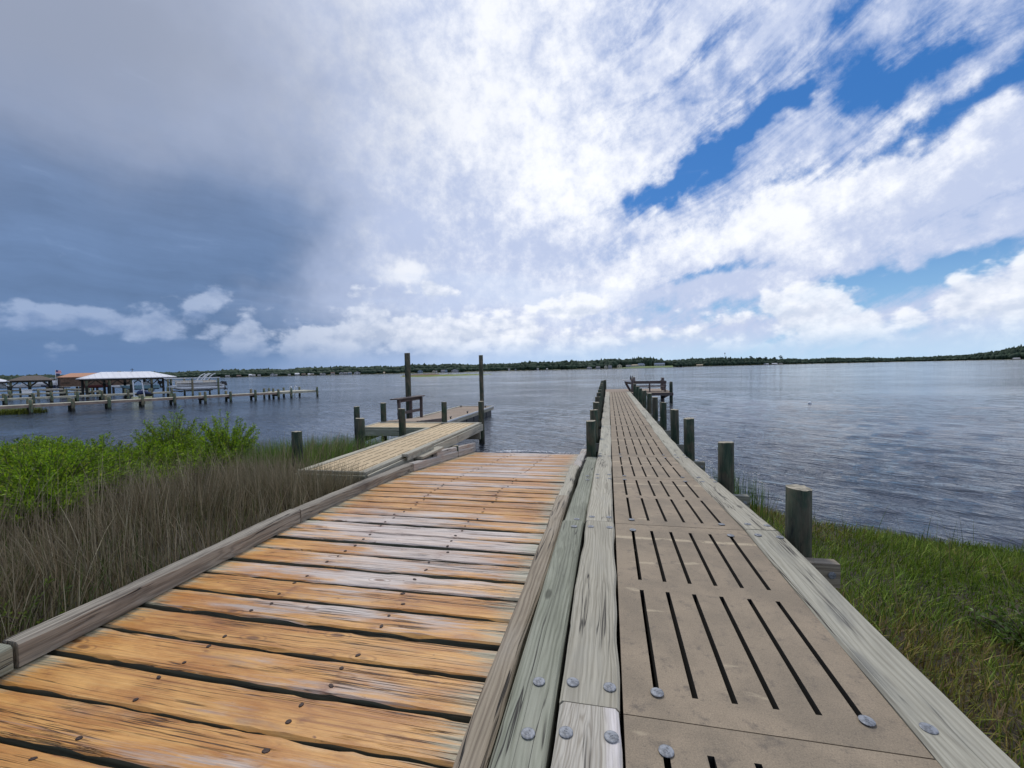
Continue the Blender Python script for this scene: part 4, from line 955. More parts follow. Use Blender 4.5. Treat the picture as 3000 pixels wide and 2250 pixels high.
lad = thing('dock_ladder', L(19.6, 3.7, 0), 'white curved ladder rails at the head of the nearest side pier', 'ladder')
for ds in (0, .5):
    q = [L(19.5 + ds, 3.55, -.4), L(19.5 + ds, 3.55, 1.0), L(19.5 + ds, 3.45, 1.13), L(19.5 + ds, 3.2, 1.13), L(19.5 + ds, 3.05, 1.02)]; MB().tube(q, .03, 6).build('rail', M['white'], lad)
for z in (.1, .4): MB().tube([L(19.5, 3.55, z), L(20.0, 3.55, z)], .025, 6).build('rung', M['white'], lad)
side_pier('second side pier, pale-decked, running in front of the white boathouse', -10, 12.2, 19.8, 1.5, .65, [-9.2, -7.3, -5.3, -3.3, -1.3, .7, 2.0, 3.9, 5.9, 8.0, 10.2, 12.0], ('palewood', 'palewood'), top=.48)
side_pier('third side pier, half hidden, under the brown shelter roofs', -12, 7.8, 38.2, 1.5, .72, [-11, -8.5, -6, -3.5, -1, 1.5, 4, 6.5], ('palewood', 'palewood'), top=.45)
side_pier('far side pier, a thin line behind the brown shelter', -14, 4.0, 56, 1.5, .95, [-12, -9, -6, -3, 0, 3], ('palewood', 'palewood'), top=.3)

def hip_roof(m, s0, s1, t0, t1, ze, zr, r0, r1, th=.09):
    tm = (t0 + t1) / 2; b_ = [L(s0, t0, ze), L(s1, t0, ze), L(s1, t1, ze), L(s0, t1, ze), L(r0, tm, zr), L(r1, tm, zr)]; dn = Vector((0, 0, -th))
    return m.add(b_ + [v + dn for v in b_[:4]], [(0, 1, 5, 4), (1, 2, 5), (2, 3, 4, 5), (3, 0, 4), (6, 7, 1, 0), (7, 8, 2, 1), (8, 9, 3, 2), (9, 6, 0, 3), (9, 8, 7, 6)])
def shelter(name, label, s0, s1, t0, t1, ze, zr, r0, r1, roofmat, posts, zp=-1.0, seams=0):
    h = thing(name, L((s0 + s1) / 2, (t0 + t1) / 2, 0), label, 'boathouse', 'roofed boat shelters in the neighbouring marina')
    rf_ = hip_roof(MB(), s0, s1, t0, t1, ze, zr, r0, r1).build('roof', M[roofmat], h)
    tm = (t0 + t1) / 2
    for i in range(seams):      # standing seams on the near slope
        s = s0 + (s1 - s0) * (i + .5) / seams; fr = 1.0
        if s < r0: fr = (s - s0) / (r0 - s0)
        if s > r1: fr = (s1 - s) / (s1 - r1)
        a, b_ = L(s, t0, ze + .01), L(s, t0 + (tm - t0) * fr, ze + (zr - ze) * fr + .01)
        MB().bar(a, b_, .05, .035).build('seam', M[roofmat], rf_)
    for q in (t0 + .35, t1 - .35):
        lbox(MB(), s0 + .3, s1 - .3, q - .06, q + .06, ze - .30, ze - .10).build('header_beam', M['darkwood'], h)
        for s in posts:
            c = L(s, q, 0); MB().bar((c.x, c.y, zp), (c.x, c.y, ze - .29), .2, .2, up=(1, 0, 0)).build('post', M['post_far'] if q < tm else M['darkwood'], h)
            for sg in (-1, 1):
                if s0 + .5 < s + sg * .75 < s1 - .5: MB().bar(L(s, q, ze - 1.0), L(s + sg * .75, q, ze - .3), .09, .11).build('brace', M['darkwood'], h)
    return h
shelter('boathouse', 'open boathouse with long white metal hip roof beside the pontoon boat', 4.7, 14.3, 28, 33.5, 2.50, 3.30, 6.9, 11.9, 'whiteroof', (5.3, 7.4, 9.5, 11.6, 13.7), seams=16)
MB().bar(L(10.0, 30.7, 3.3), L(10.0, 30.7, 3.75), .04, .04).bar(L(9.8, 30.7, 3.6), L(10.2, 30.7, 3.6), .04, .04).bar(L(10, 30.5, 3.5), L(10, 30.9, 3.5), .03, .03).build('weather_vane', M['darkwood'], bpy.data.objects['boathouse'])
shelter('boat_shelter', 'open boat shelter with brown shingled hip roof, left of the flag', -1.3, 3.6, 50, 56, 2.44, 3.14, .5, 2.2, 'shingle', (-.9, 1.0, 3.2))
shelter('boat_shelter', 'white-roofed boat shelter cut by the left picture edge', -9, -.8, 66, 73, 2.35, 3.25, -6.5, -3.4, 'whiteroof', (-8.4, -5.9, -3.4, -1.2), seams=10)
def brown_house():
    h = thing('stilt_boathouse', L(7.5, 51, 0), 'closed brown wooden boathouse on stilts behind the white boathouse', 'boathouse')
    lbox(MB(), 4.05, 12.2, 48, 54, 1.36, 2.80).build('wall', M['siding'], h)
    for i in range(7): lbox(MB(), 4.03, 12.22, 47.97, 48.0, 1.45 + i * .19, 1.47 + i * .19).build('siding_batten', M['siding'], h)
    lbox(MB(), 4.0, 12.25, 47.95, 54.05, 1.30, 1.355).build('sill', M['cream'], h)
    hip_roof(MB(), 3.9, 12.4, 47.85, 54.2, 2.80, 3.42, 5.4, 11.0).build('roof', M['terracotta'], h)
    lbox(MB(), 4.2, 5.0, 47.9, 47.96, 1.85, 1.95).build('shutter_bar', M['darkwood'], h)
    for s in (4.3, 6.2, 8.1, 10.0, 11.9):
        for t in (48.3, 53.7): c = L(s, t, 0); MB().bar((c.x, c.y, -1), (c.x, c.y, 1.30), .22, .22, up=(1, 0, 0)).build('stilt', M['darkwood'], h)
brown_house()
def flagpole():
    c = L(3.78, 52, 0); f = thing('flagpole', c, 'white pole with striped red and white flag between the brown roofs', 'flagpole')
    MB().tube([(c.x, c.y, .5), (c.x, c.y, 4.0)], .035, 8).build('pole', M['white'], f)
    m, nt, b = new_mat('striped_flag'); v = coords(nt, 'UV'); u, w, _ = sep(nt, v)
    st_ = (w * 40.84).sin().ramp(-.05, .05); canton = u.ramp(.42, .43) ; cw = w.ramp(.45, .46)
    base = mix(nt, st_, (.55, .06, .09), (.75, .72, .74)); cant = (canton * -1.0 + 1.0) * cw
    setc(nt, b, mix(nt, cant, base, (.03, .05, .18)))
    n, q = 12, 6; vs, fs, uv = [], [], []
    for i in range(n + 1):
        for j in range(q + 1):
            a, z = i / n, j / q; p = L(3.80 + .62 * a, 52 + .06 * math.sin(a * 7) * a, 3.45 - .10 * a + .50 * z); vs.append(tuple(p - c)); uv.append((a, z))
    for i in range(n):
        for j in range(q): fs.append((i * (q + 1) + j, (i + 1) * (q + 1) + j, (i + 1) * (q + 1) + j + 1, i * (q + 1) + j + 1))
    me = bpy.data.meshes.new('flag'); me.from_pydata(vs, [], fs); l = me.uv_layers.new(name='UVMap')
    for lp in me.loops: l.data[lp.index].uv = uv[lp.vertex_index]
    me.materials.append(m); link('flag', me, f, Matrix.Translation(c))
    k = MB(); k.poly([L(3.80, 52, 3.05), L(4.25, 52.02, 3.02), L(4.25, 52.02, 3.36), L(3.80, 52, 3.40)], [L(3.80, 52.01, 3.05), L(4.25, 52.03, 3.02), L(4.25, 52.03, 3.36), L(3.80, 52.01, 3.40)]); k.build('lower_flag', M['navy'], f)
flagpole()

def hull(m, s0, s1, t0, t1, zb, zt, rake=.9, vee=.25, flip=False, mi=0):
    """boat shell lofted along s; bow at s0 (or s1 when flip)"""
    n = 12; secs = []; tm = (t0 + t1) / 2; hw = (t1 - t0) / 2
    for i in range(n + 1):
        a = i / n; w = hw * min(1, (1.02 - (1 - min(a / .45, 1)) ** 2.0)) ; w = max(w, .04); lift = max(0, 1 - a / .4) ** 2
        s = s0 + (s1 - s0) * a if not flip else s1 - (s1 - s0) * a
        zk = zb + (zt - zb) * .85 * lift; zc = zb + vee * (zt - zb) + (zt - zb) * .6 * lift; zs = zt + .10 * lift * (zt - zb) / .6
        secs.append([(s, tm, zk), (s, tm - w * .82, zc), (s, tm - w, zs), (s, tm - w * .9, zs), (s, tm, zs - .28 * min(1, a * 3)), (s, tm + w * .9, zs), (s, tm + w, zs), (s, tm + w * .82, zc)])
    vs = [L(*p) for sc in secs for p in sc]; k = 8
    fs = [(i * k + j, i * k + (j + 1) % k, (i + 1) * k + (j + 1) % k, (i + 1) * k + j) for i in range(n) for j in range(k)] + [tuple(range(k)), tuple(n * k + j for j in reversed(range(k)))]
    return m.add(vs, fs, mi)
def outboard(s, t, ztop, h, parent, sc=1.0, d=1):
    o = MB(); w = .26 * sc
    o.poly([L(s - .12 * sc * d, t - w * .6, ztop - .42 * sc), L(s + .48 * sc * d, t - w * .6, ztop - .48 * sc), L(s + .48 * sc * d, t + w * .6, ztop - .48 * sc), L(s - .12 * sc * d, t + w * .6, ztop - .42 * sc)],
           [L(s - .05 * sc * d, t - w * .5, ztop), L(s + .40 * sc * d, t - w * .5, ztop - .05 * sc), L(s + .40 * sc * d, t + w * .5, ztop - .05 * sc), L(s - .05 * sc * d, t + w * .5, ztop)])
    c = o.build('outboard_motor', M['black'], parent)
    g = MB().bar(L(s + .12 * sc * d, t, ztop - .42 * sc), L(s + .30 * sc * d, t, ztop - h), .14 * sc, .22 * sc).bar(L(s + .10 * sc * d, t, ztop - h * .82), L(s + .55 * sc * d, t, ztop - h * .84), .2 * sc, .04); g.tube([L(s + .2 * sc * d, t, ztop - h * .93), L(s + .52 * sc * d, t, ztop - h * .95)], [.09, .06], 8)
    g.build('lower_unit', M['black'], c)
# pontoon boat on its lift
_L = L
def L(s, t, z): return _L(s + .45, t, z)      # boat sits a little further out on its lift
pb = thing('pontoon_boat', L(14.6, 21.2, 0), 'silver pontoon boat with railings and black outboard, raised on a lift', 'boat')
for t in (20.2, 21.2, 22.2):
    m = MB(); sx = [11.75, 12.1, 12.7, 13.5, 15, 17.3]; zc = [1.22, 1.12, 1.02, .98, .98, .98]; rd = [.04, .14, .24, .30, .30, .28]
    m.tube([L(s, t, z) for s, z in zip(sx, zc)], rd, 14).build('pontoon_tube', M['alu'], pb, True)
lbox(MB(), 11.9, 17.3, 19.9, 22.5, 1.26, 1.36).build('deck', M['alu'], pb)
lbox(MB(), 12.2, 17.0, 19.9, 19.94, 1.37, 1.62).build('side_panel', M['black'], pb)
lbox(MB(), 12.2, 17.0, 19.88, 19.90, 1.45, 1.52).build('side_stripe', M['white'], pb)
for z, mm in ((1.95, 'cream'), (1.70, 'alu')):
    for t in (19.92, 22.46): MB().tube([L(12.25, t, z), L(16.75, t, z - .04)], .035, 6).build('rail', M[mm], pb)
for s in (12.25, 12.6, 13.4, 14.5, 14.9, 15.7, 16.4, 16.75):
    for t in (19.92, 22.46): MB().tube([L(s, t, 1.36), L(s, t, 1.93)], .025, 6).build('stanchion', M['alu'], pb)
for s0, s1 in ((12.5, 14.1), (15.2, 16.8)): lbox(MB(), s0, s1, 21.6, 22.4, 1.37, 1.86).build('seat', M['cream'], pb)
lbox(MB(), 14.3, 15.0, 20.5, 21.2, 1.37, 2.0).build('console', M['white'], pb)
for s, ds in ((14.8, .75), (15.55, .70)):
    for t in (20.1, 20.5, 22.0, 22.4): MB().tube([L(s, t, 1.95), L(s + ds * .45, t, 2.45), L(s + ds * .9, t, 2.72), L(s + ds * 1.25, t, 2.82)], .03, 6).build('arch_tube', M['white'], pb)
MB().tube([L(15.4, 21.2, 1.9), L(15.5, 21.2, 2.75)], .04, 6).build('light_pole', M['white'], pb)
outboard(17.35, 21.2, 1.76, 1.15, pb, 1.25)
L = _L
lift = thing('boat_lift', L(14.6, 21.2, 0), 'timber boat lift with white top beams holding the pontoon boat', 'boat lift')
for s in (12.4, 14.1, 16.9):
    for t in (19.3, 23.2):
        if s == 12.4 and t < 20: continue
        c = L(s, t, 0); post('post', c.x, c.y, -1.4, 2.22, .115, M['post_far'], lift, n=10)
for t in (19.3, 23.2): lbox(MB(), 13.6 if t < 20 else 12.0, 17.1, t - .1, t + .1, 2.22, 2.32).build('top_beam', M['white'], lift)
for s in (13.0, 15.9): lbox(MB(), s - .1, s + .1, 19.2, 23.3, .56, .70).build('cradle_beam', M['darkwood'], lift)
lbox(MB(), 12.2, 16.6, 20.6, 20.75, .58, .69).build('bunk', M['palewood'], lift)
# skiff under the white roof
sk = thing('skiff', L(10.8, 30, 0), 'pale blue open skiff with black outboard under the white roof', 'boat')
hull(MB(), 8.6, 12.6, 29.0, 30.9, .82, 1.42).build('hull', M['skiffblue'], sk)
lbox(MB(), 10.9, 11.6, 29.6, 30.2, 1.3, 1.85).build('console', M['white'], sk)
outboard(12.62, 29.95, 1.98, 1.0, sk, .95)
cr = thing('boat_cradle', L(10.8, 30, 0), 'dark cradle beams under the pale blue skiff', 'boat lift')
for s in (9.6, 11.8): lbox(MB(), s - .1, s + .1, 28.4, 33.1, .66, .80).build('cradle_beam', M['darkwood'], cr)
# jet ski on its small lift with white guide poles
js = thing('jet_ski', L(8.5, 14.3, 0), 'blue and white covered jet ski on a pale lift beside the nearest pier', 'jet ski')
hull(MB(), 7.8, 9.3, 13.9, 14.9, .42, .68).build('hull', M['black'], js)
MB().tube([L(8.0, 14.4, .62), L(8.25, 14.4, .80), L(8.5, 14.4, .92), L(8.75, 14.4, .80), L(9.2, 14.4, .66)], [.12, .26, .28, .24, .12], 10).build('cover', M['navy'], js, True)
MB().tube([L(8.25, 14.36, .90), L(8.45, 14.36, .99), L(8.65, 14.36, .92)], [.10, .18, .08], 10).build('cover_top', M['white'], js, True)
jl = thing('jet_ski_lift', L(8.4, 14.4, 0), 'pale yellow float with two white guide poles under the jet ski', 'boat lift')
lbox(MB(), 7.65, 9.2, 13.8, 15.0, .0, .40).build('float', M['yellow'], jl)
for a, b_ in (((7.72, 13.8, .40), (7.66, 13.8, 2.15)), ((8.56, 13.8, .40), (8.40, 13.8, 2.15))): MB().tube([L(*a), L(*b_)], .055, 8).build('guide_pole', M['white'], jl)
# other craft in the marina
def small_boat(label, s, t, z, ln, hullmat, top=None, topmat='white', cat='boat', flip=False):
    b_ = thing('moored_boat', L(s + ln / 2, t, 0), label, cat, 'boats among the far-left docks')
    hull(MB(), s, s + ln, t - ln * .17, t + ln * .17, z, z + ln * .14, flip=flip).build('hull', M[hullmat], b_)
    if top:
        lbox(MB(), s + ln * .38, s + ln * .62, t - ln * .08, t + ln * .08, z + ln * .10, z + ln * .14 + top * .55).build('console', M['white'], b_)
        lbox(MB(), s + ln * .32, s + ln * .74, t - ln * .13, t + ln * .13, z + ln * .14 + top, z + ln * .14 + top + .07).build('canopy', M[topmat], b_)
        for ds in (.36, .70):
            for dt in (-.11, .11): MB().tube([L(s + ln * ds, t + ln * dt, z + ln * .1), L(s + ln * ds, t + ln * dt, z + ln * .14 + top)], .03, 5).build('canopy_post', M['alu'], b_)
    return b_
small_boat('white boat with navy top under the brown shelter roof', .2, 60, 1.25, 4.2, 'white', .75, 'navy')
small_boat('white centre-console boat right of the navy-topped boat', 1.9, 66, 1.2, 4.6, 'white', .85)
small_boat('small white boat left of the navy-topped boat', -1.4, 62, 1.2, 3.6, 'white')
small_boat('white boat by the left picture edge, under the far roof', -4.2, 68, 1.1, 4.4, 'white', .7)
small_boat('dark-hulled boat between shelter posts and flagpole', 2.3, 58, 1.05, 3.4, 'navy', .8, 'cream')
small_boat('white cruiser just right of the flagpole foot', 3.2, 64, 1.15, 3.6, 'white', .95, 'navy')
small_boat('low tan boat on the dock below the shelter', 1.6, 46.5, .78, 2.6, 'cream')
small_boat('upturned dinghy, greenish, on the third side pier', 4.2, 42.5, .76, 2.4, 'palewood')
small_boat('dark red boat under the brown boathouse', 6.4, 46, 1.02, 3.4, 'red', flip=True)
small_boat('low white skiff below the brown boathouse', 9.0, 44, .92, 3.0, 'white')
dk = thing('dock_box', L(.4, 39, .72), 'white dock box standing on the third side pier', 'box')
lbox(MB(), .05, .95, 38.6, 39.3, .725, 1.12).build('box', M['white'], dk); lbox(MB(), .0, 1.0, 38.55, 39.35, 1.12, 1.19).build('lid', M['white'], dk)

# ------------------------------------------------------------------ plants
def blades(name, pts, hgt, wid, lean, cols, label, cat, seed, segs=3, wind=(0.0, 0.0), curl=.5, kind='stuff', tipdry=None):
    """One mesh of upright blades. pts (n,3); hgt, wid (n,); cols (n,3)."""
    rg = np.random.default_rng(seed); n = len(pts); a = 4.0 * fbm(pts[:, 0], pts[:, 1], 1.7, seed + 60, 2) + rg.normal(0, 1.1, n); l = np.abs(rg.normal(0, lean, n))
    dx = np.cos(a) * l + wind[0]; dy = np.sin(a) * l + wind[1]; b_ = rg.uniform(0, 6.283, n); wx, wy = np.cos(b_) * wid, np.sin(b_) * wid
    Vs = []; T = []
    for i in range(segs + 1):
        t = i / segs; u = t * (1 - curl) + curl * t * t; c = pts + np.stack([dx * u * hgt, dy * u * hgt, hgt * (t - .18 * (l ** 2) * t * t)], 1); w = (1 - t ** 1.5) * .5 + .02
        s = np.stack([wx * w, wy * w, np.zeros(n)], 1); Vs += [c - s, c + s]
        cc = cols * (1.0 if tipdry is None else 1.0); 
        if tipdry is not None: cc = cols * (1 - t) + (cols * .35 + np.array(tipdry) * .65) * t
        T += [cc, cc]
    V = np.stack(Vs, 1); T = np.stack(T, 1); k = 2 * (segs + 1); base = np.arange(n)[:, None] * k
    F = np.concatenate([np.stack([base[:, 0] + 2 * i, base[:, 0] + 2 * i + 1, base[:, 0] + 2 * i + 3, base[:, 0] + 2 * i + 2], 1) for i in range(segs)])
    me = np_mesh(name, V.reshape(-1, 3), F, M['blade'], T.reshape(-1, 3))
    return tag(link(name, me), label, cat, kind=kind)
def scatter(n, x0, x1, y0, y1, seed, keep):
    rg = np.random.default_rng(seed); x = rg.uniform(x0, x1, n); y = rg.uniform(y0, y1, n); k = keep(x, y, rg); x, y = x[k], y[k]
    return np.stack([x, y, ground_h(x, y) - .01], 1), rg
def tints(rg, n, pal, var=.25):
    pal = np.array(pal); c = pal[rg.integers(len(pal), size=n)]; return c * (1 + var * rg.normal(0, 1, (n, 1))).clip(.4, 1.8)
CL = lambda y: np.interp(y, [2, 12.3], [-3.60, -3.90]) - .20     # outer side of the left curb
# dry rushes left of the ramp
BXY = [(-9.75, 8.0, .6), (-8.2, 7.9, .5), (-8.75, 7.3, .4), (-9.9, 6.6, .7), (-8.35, 4.85, .85), (-9.5, 5.2, .85), (-10.9, 6.3, .8), (-12.1, 7.0, .8), (-7.6, 4.3, .45), (-10.6, 5.4, .8), (-13.1, 7.3, .8), (-9.15, 6.1, .5), (-8.75, 6.55, .65), (-7.75, 7.05, .4), (-7.75, 5.9, .35)]
def off_bush(x, y): return np.all([(x - a) ** 2 + (y - b) ** 2 > c * c for a, b, c in BXY], 0)
def kp(x, y, rg): return off_bush(x, y) & (x < CL(y) - .02) & (y < shore_y(x) - .35) & ~((x > -5.5) & (y > 6.58)) & (rg.random(len(x)) < .55 + .45 * (fbm(x, y, 1.6, 3) > -.25))
P_, rg = scatter(54000, -13, -3.7, .3, 10.5, 31, kp); n = len(P_)
near = np.clip(1 - (P_[:, 1] - 1.2) / 2.2, 0, 1)
h = rg.uniform(.36, .80, n) * (1 - .15 * near) * (1 + .38 * fbm(P_[:, 0], P_[:, 1], 1.5, 17)).clip(.45, 1.4); h *= np.interp(CL(P_[:, 1]) - P_[:, 0], [0, .7], [.62, 1])
tall = rg.random(n) < .20; h = np.where(tall, h * 1.22, h * .92)
col = np.where(tall[:, None], tints(rg, n, [(.40, .34, .225), (.32, .26, .16), (.46, .40, .27), (.24, .18, .105)]), tints(rg, n, [(.145, .105, .05), (.20, .148, .078), (.08, .06, .03), (.10, .105, .032), (.045, .038, .02), (.165, .11, .06)]))
blades('dry_rushes', P_, h, np.where(tall, rg.uniform(.006, .010, n), rg.uniform(.005, .010, n)), .34, col, 'tall dry brown rushes filling the bank left of the ramp', 'rushes', 1, wind=(.06, -.02), tipdry=(.34, .285, .18))
def kp(x, y, rg): return (x < CL(y) - .02) & (y < shore_y(x) - .3) & ~((x > -5.6) & (y > 6.5)) & (rg.random(len(x)) < .25 + .75 * np.clip(1.6 - y / 2.4, 0, 1))
P_, rg = scatter(16000, -12, -3.7, .2, 8.5, 33, kp); n = len(P_)
blades('green_sedge', P_, rg.uniform(.22, .55, n), rg.uniform(.007, .013, n), .35, tints(rg, n, [(.075, .11, .022), (.11, .135, .03), (.055, .08, .02), (.16, .15, .05)]), 'short green sedge low among the dry rushes', 'grass', 2, wind=(.05, 0))
P_, rg = scatter(2600, -6.3, -4.1, 5.7, 6.62, 36, lambda x, y, r: x < CL(y) - .05); n = len(P_)
blades('dry_rushes', P_, rg.uniform(.35, .75, n), rg.uniform(.006, .010, n), .3, tints(rg, n, [(.19, .15, .08), (.36, .30, .19), (.10, .11, .035), (.09, .072, .04)]), 'dry rushes crowding the near end of the low dock', 'rushes', 8, tipdry=(.34, .285, .18))
# marsh grass by the low dock
def kp(x, y, rg): return (y < shore_y(x) + .55 + .3 * np.sin(x * 3)) & (y > 7.2) & ((x < -5.5) | (y > 20))
P_, rg = scatter(5200, -8.2, -5.5, 7.2, 11.4, 34, kp); n = len(P_); P_[:, 2] = np.maximum(P_[:, 2], -.25)
blades('marsh_grass', P_, rg.uniform(.45, .85, n), rg.uniform(.008, .014, n), .16, tints(rg, n, [(.12, .22, .03), (.17, .27, .04), (.08, .155, .02)]), 'bright green marsh grass at the water edge beside the low dock', 'grass', 3)
def kp(x, y, rg): return ((x + 43.6) / 2.6) ** 2 + ((y - 23.6) / 1.5) ** 2 < 1
P_, rg = scatter(4200, -47, -40, 21, 26, 35, kp); n = len(P_); P_[:, 2] = -.05
blades('marsh_grass', P_, rg.uniform(.25, .5, n), rg.uniform(.02, .035, n), .2, tints(rg, n, [(.22, .26, .03), (.28, .30, .05), (.17, .21, .03)]), 'yellow-green marsh tuft at the left edge by the nearest side pier', 'grass', 4)
# grass right of the pier
def kp(x, y, rg): return (y < shore_y(x) + .05 + .12 * fbm(x, y, 2.2, 12)) & (x > 1.50) & (rg.random(len(x)) < .62 + .4 * fbm(x, y, 1.3, 6))
P_, rg = scatter(220000, 1.5, 11, .2, 8.6, 41, kp); n = len(P_); ed = np.clip((shore_y(P_[:, 0]) - P_[:, 1]) / 1.2, 0, 1)
yel = fbm(P_[:, 0], P_[:, 1], 1.1, 14) + rg.normal(0, .25, n) > .30
col = np.where(yel[:, None], tints(rg, n, [(.22, .22, .03), (.27, .22, .05), (.16, .19, .022), (.25, .175, .07), (.16, .11, .05)]), tints(rg, n, [(.125, .21, .018), (.185, .27, .026), (.075, .13, .012), (.24, .295, .034)]))
blades('bank_grass', P_, rg.uniform(.05, .14, n) * (.8 + .5 * rg.random(n)), rg.uniform(.006, .010, n), .8, col, 'green and yellowish grass on the bank right of the pier', 'grass', 5, wind=(.08, .03))
def kp(x, y, rg): return (y < shore_y(x)) & (x > 1.6)
P_, rg = scatter(450, 1.6, 9, 1, 8.2, 43, kp); n = len(P_)
blades('grass_stalks', P_, rg.uniform(.35, .6, n), rg.uniform(.006, .009, n), .35, tints(rg, n, [(.15, .17, .04), (.24, .20, .09), (.10, .15, .03)]), 'scattered longer stalks among the bank grass right of the pier', 'grass', 6)
P_, rg = scatter(260, 1.72, 2.3, 7.0, 8.9, 44, lambda x, y, r: (x - 1.72 < .6)); n = len(P_)
blades('marsh_grass', P_, rg.uniform(.35, .7, n), rg.uniform(.008, .013, n), .14, tints(rg, n, [(.08, .15, .02), (.11, .18, .03)]), 'upright green tuft at the waterline between the nearest right piles', 'grass', 7)

def leafy(name, base, R, Hh, nsh, nleaf, ll, lw, pal, label, cat, group, seed, up=.8, stemcol=None, spread=1.0, low=.25, young=None):
    """shrub: arching shoots from one foot, narrow leaves set along them"""
    rg = np.random.default_rng(seed); b0 = np.array([base[0], base[1], float(ground_h(base[0], base[1])) - .02]); t = thing(name, b0, label, cat, group)
    st_ = MB(); LV, LT = [], []
    for i in range(nsh):
        a = rg.uniform(0, 6.283); rr_ = R * math.sqrt(rg.random()) * spread; hh = Hh * rg.uniform(.55, 1.0) * (1 - .42 * (rr_ / R) ** 2)
        tip = np.array([rr_ * math.cos(a), rr_ * math.sin(a), hh]); mid = tip * np.array([.35, .35, .55]) + rg.normal(0, .05, 3)
        ts = np.linspace(0, 1, 7); C_ = ((1 - ts)[:, None] ** 2) * 0 + 2 * (ts * (1 - ts))[:, None] * mid + (ts ** 2)[:, None] * tip
        st_.tube([tuple(p + b0) for p in C_[::2]], [.009, .007, .005, .002], 4, cap=False)
        nl = int(nleaf * rg.uniform(.6, 1.3)); u = (low + (1 - low) * rg.random(nl) ** .75)[:, None]
        p = 2 * u * (1 - u) * mid + u * u * tip; d = 2 * (1 - 2 * u) * mid + 2 * u * tip; d /= np.linalg.norm(d, axis=1, keepdims=True) + 1e-6
        q = rg.normal(0, 1, (nl, 3)); q -= d * (q * d).sum(1, keepdims=True); q /= np.linalg.norm(q, axis=1, keepdims=True) + 1e-6
        p = p + q * rg.uniform(0, .055, (nl, 1)) * R * (1.25 - u)
        ld = d * up + q * rg.uniform(.45, 1.0, (nl, 1)); ld[:, 2] += .15; ld /= np.linalg.norm(ld, axis=1, keepdims=True)
        sd_ = np.cross(ld, rg.normal(0, 1, (nl, 3))); sd_ /= np.linalg.norm(sd_, axis=1, keepdims=True) + 1e-6
        l_ = ll * rg.uniform(.6, 1.25, (nl, 1)); w_ = lw * rg.uniform(.7, 1.2, (nl, 1)); dn = np.concatenate([np.zeros((nl, 2)), -.12 * l_], 1)
        LV.append(np.stack([p, p + ld * l_ * .5 + sd_ * w_ * .5, p + ld * l_ + dn, p + ld * l_ * .5 - sd_ * w_ * .5], 1).reshape(-1, 3))
        c = np.array(pal)[rg.integers(len(pal), size=nl)] * rg.uniform(.75, 1.25, (nl, 1)) * rg.uniform(.62, 1.3)
        if young is not None: c = np.where(rg.random((nl, 1)) < .03, np.array(young), c)
        LT.append(np.repeat(c, 4, 0))
    st_.build('stem', M['bark'], t, True)
    V = np.concatenate(LV); F = np.arange(len(V)).reshape(-1, 4)
    link('foliage', np_mesh('foliage', V, F, M['leaf'], np.concatenate(LT)), t, Matrix.Translation(Vector(b0)))
    return t
GP = [(.20, .335, .014), (.26, .40, .02), (.15, .265, .014), (.32, .45, .03), (.09, .17, .012)]
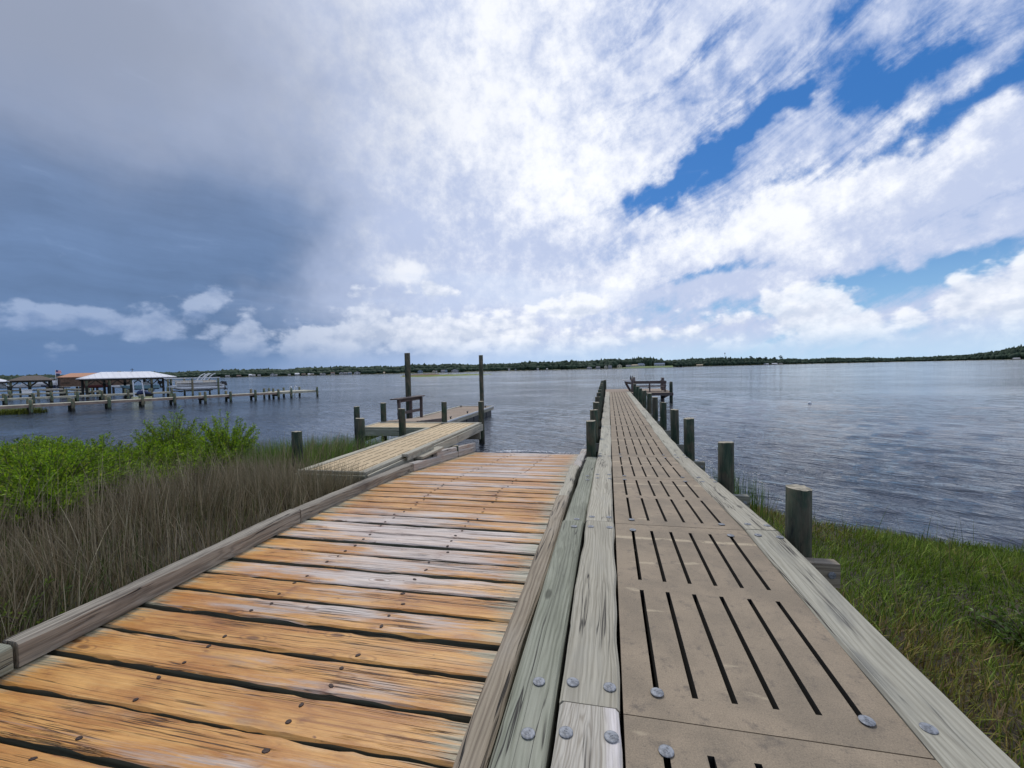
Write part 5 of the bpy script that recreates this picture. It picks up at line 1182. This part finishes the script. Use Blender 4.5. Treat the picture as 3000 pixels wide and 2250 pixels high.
BUSH = [((-9.75, 8.0), 0.83, 1.72, 'tall bright green bush, left one of the two tallest by the water'), ((-8.2, 7.9), 0.70, 1.52, 'tall bright green bush nearest the lone pile'),
        ((-8.75, 7.3), 0.66, 1.03, 'lower green bush filling the gap between the two tallest bushes'), ((-9.9, 6.6), 0.88, 1.14, 'rounded green bush in the middle of the bush row'),
        ((-8.35, 4.85), 1.08, 1.17, 'broad green bush nearest the camera on the left bank'), ((-9.5, 5.2), 0.98, 1.14, 'green bush just behind the broad nearest bush'),
        ((-10.9, 6.3), 0.99, 1.06, 'green bush with yellow-tipped leaves behind the middle bushes'), ((-12.1, 7.0), 1.04, 1.06, 'far green bush close to the left picture edge'),
        ((-7.6, 4.3), 0.66, 0.80, 'low spray of green leaves in front of the broad bush'), ((-10.5, 5.2), 0.98, 1.05, 'green bush cut by the left picture edge'),
        ((-13.1, 7.3), 0.88, 1.12, 'last green bush by the water at the left edge'), ((-9.15, 6.1), 0.66, 0.92, 'small darker green bush among the rushes'),
        ((-8.75, 6.55), 0.80, 1.00, 'full green bush filling the row below the two tallest bushes'), ((-7.75, 7.05), 0.58, 0.92, 'green bush at the right end of the row, lowest beside the reeds'), ((-7.75, 5.9), 0.55, 0.74, 'small green bush pushing out of the reeds in front of the row')]
for i, (p, r, h, lb) in enumerate(BUSH):
    leafy('green_bush', p, r, h, int(150 * (r / .8) ** 2 * (1.3 if r < .75 else 1)), 70, .066, .019, GP, lb, 'bush', 'bushes on the left bank', 300 + i, young=(.42, .44, .05))
SP = [(.11, .19, .025), (.16, .24, .045), (.08, .135, .018), (.22, .29, .10)]
SHR = [((2.95, 2.75), 0.49, 0.37, 'low leafy shrub right of the pier, nearest the deck corner'), ((3.55, 3.05), 0.61, 0.41, 'broad leafy low shrub in the lower right grass'),
       ((2.35, 1.95), 0.44, 0.35, 'small leafy shrub at the bottom right beside the cap board'), ((2.75, 2.2), 0.38, 0.31, 'smallest leafy shrub in the bottom right corner'), ((3.0, 3.85), 0.34, 0.31, 'small shrub alone in the middle of the right grass'), ((3.45, 2.45), 0.46, 0.32, 'dark leafy shrub between the lower right shrubs')]
for i, (p, r, h, lb) in enumerate(SHR):
    leafy('low_shrub', p, r, h, 60, 26, .042, .018, SP, lb, 'shrub', 'low shrubs in the right grass', 400 + i, up=.5, low=.35)
for i, (p, lb) in enumerate((((-4.6, 1.75), 'leafy sprig by the left curb at the picture edge'), ((-4.95, 2.25), 'leafy sprig in the rushes above the left curb end'), ((-4.35, 2.3), 'small green sprig touching the left curb'))):
    leafy('leafy_sprig', p, .32, .62, 16, 20, .05, .014, [(.13, .20, .03), (.18, .23, .05), (.09, .14, .02)], lb, 'plant', 'sprigs by the left curb', 500 + i, low=.3)
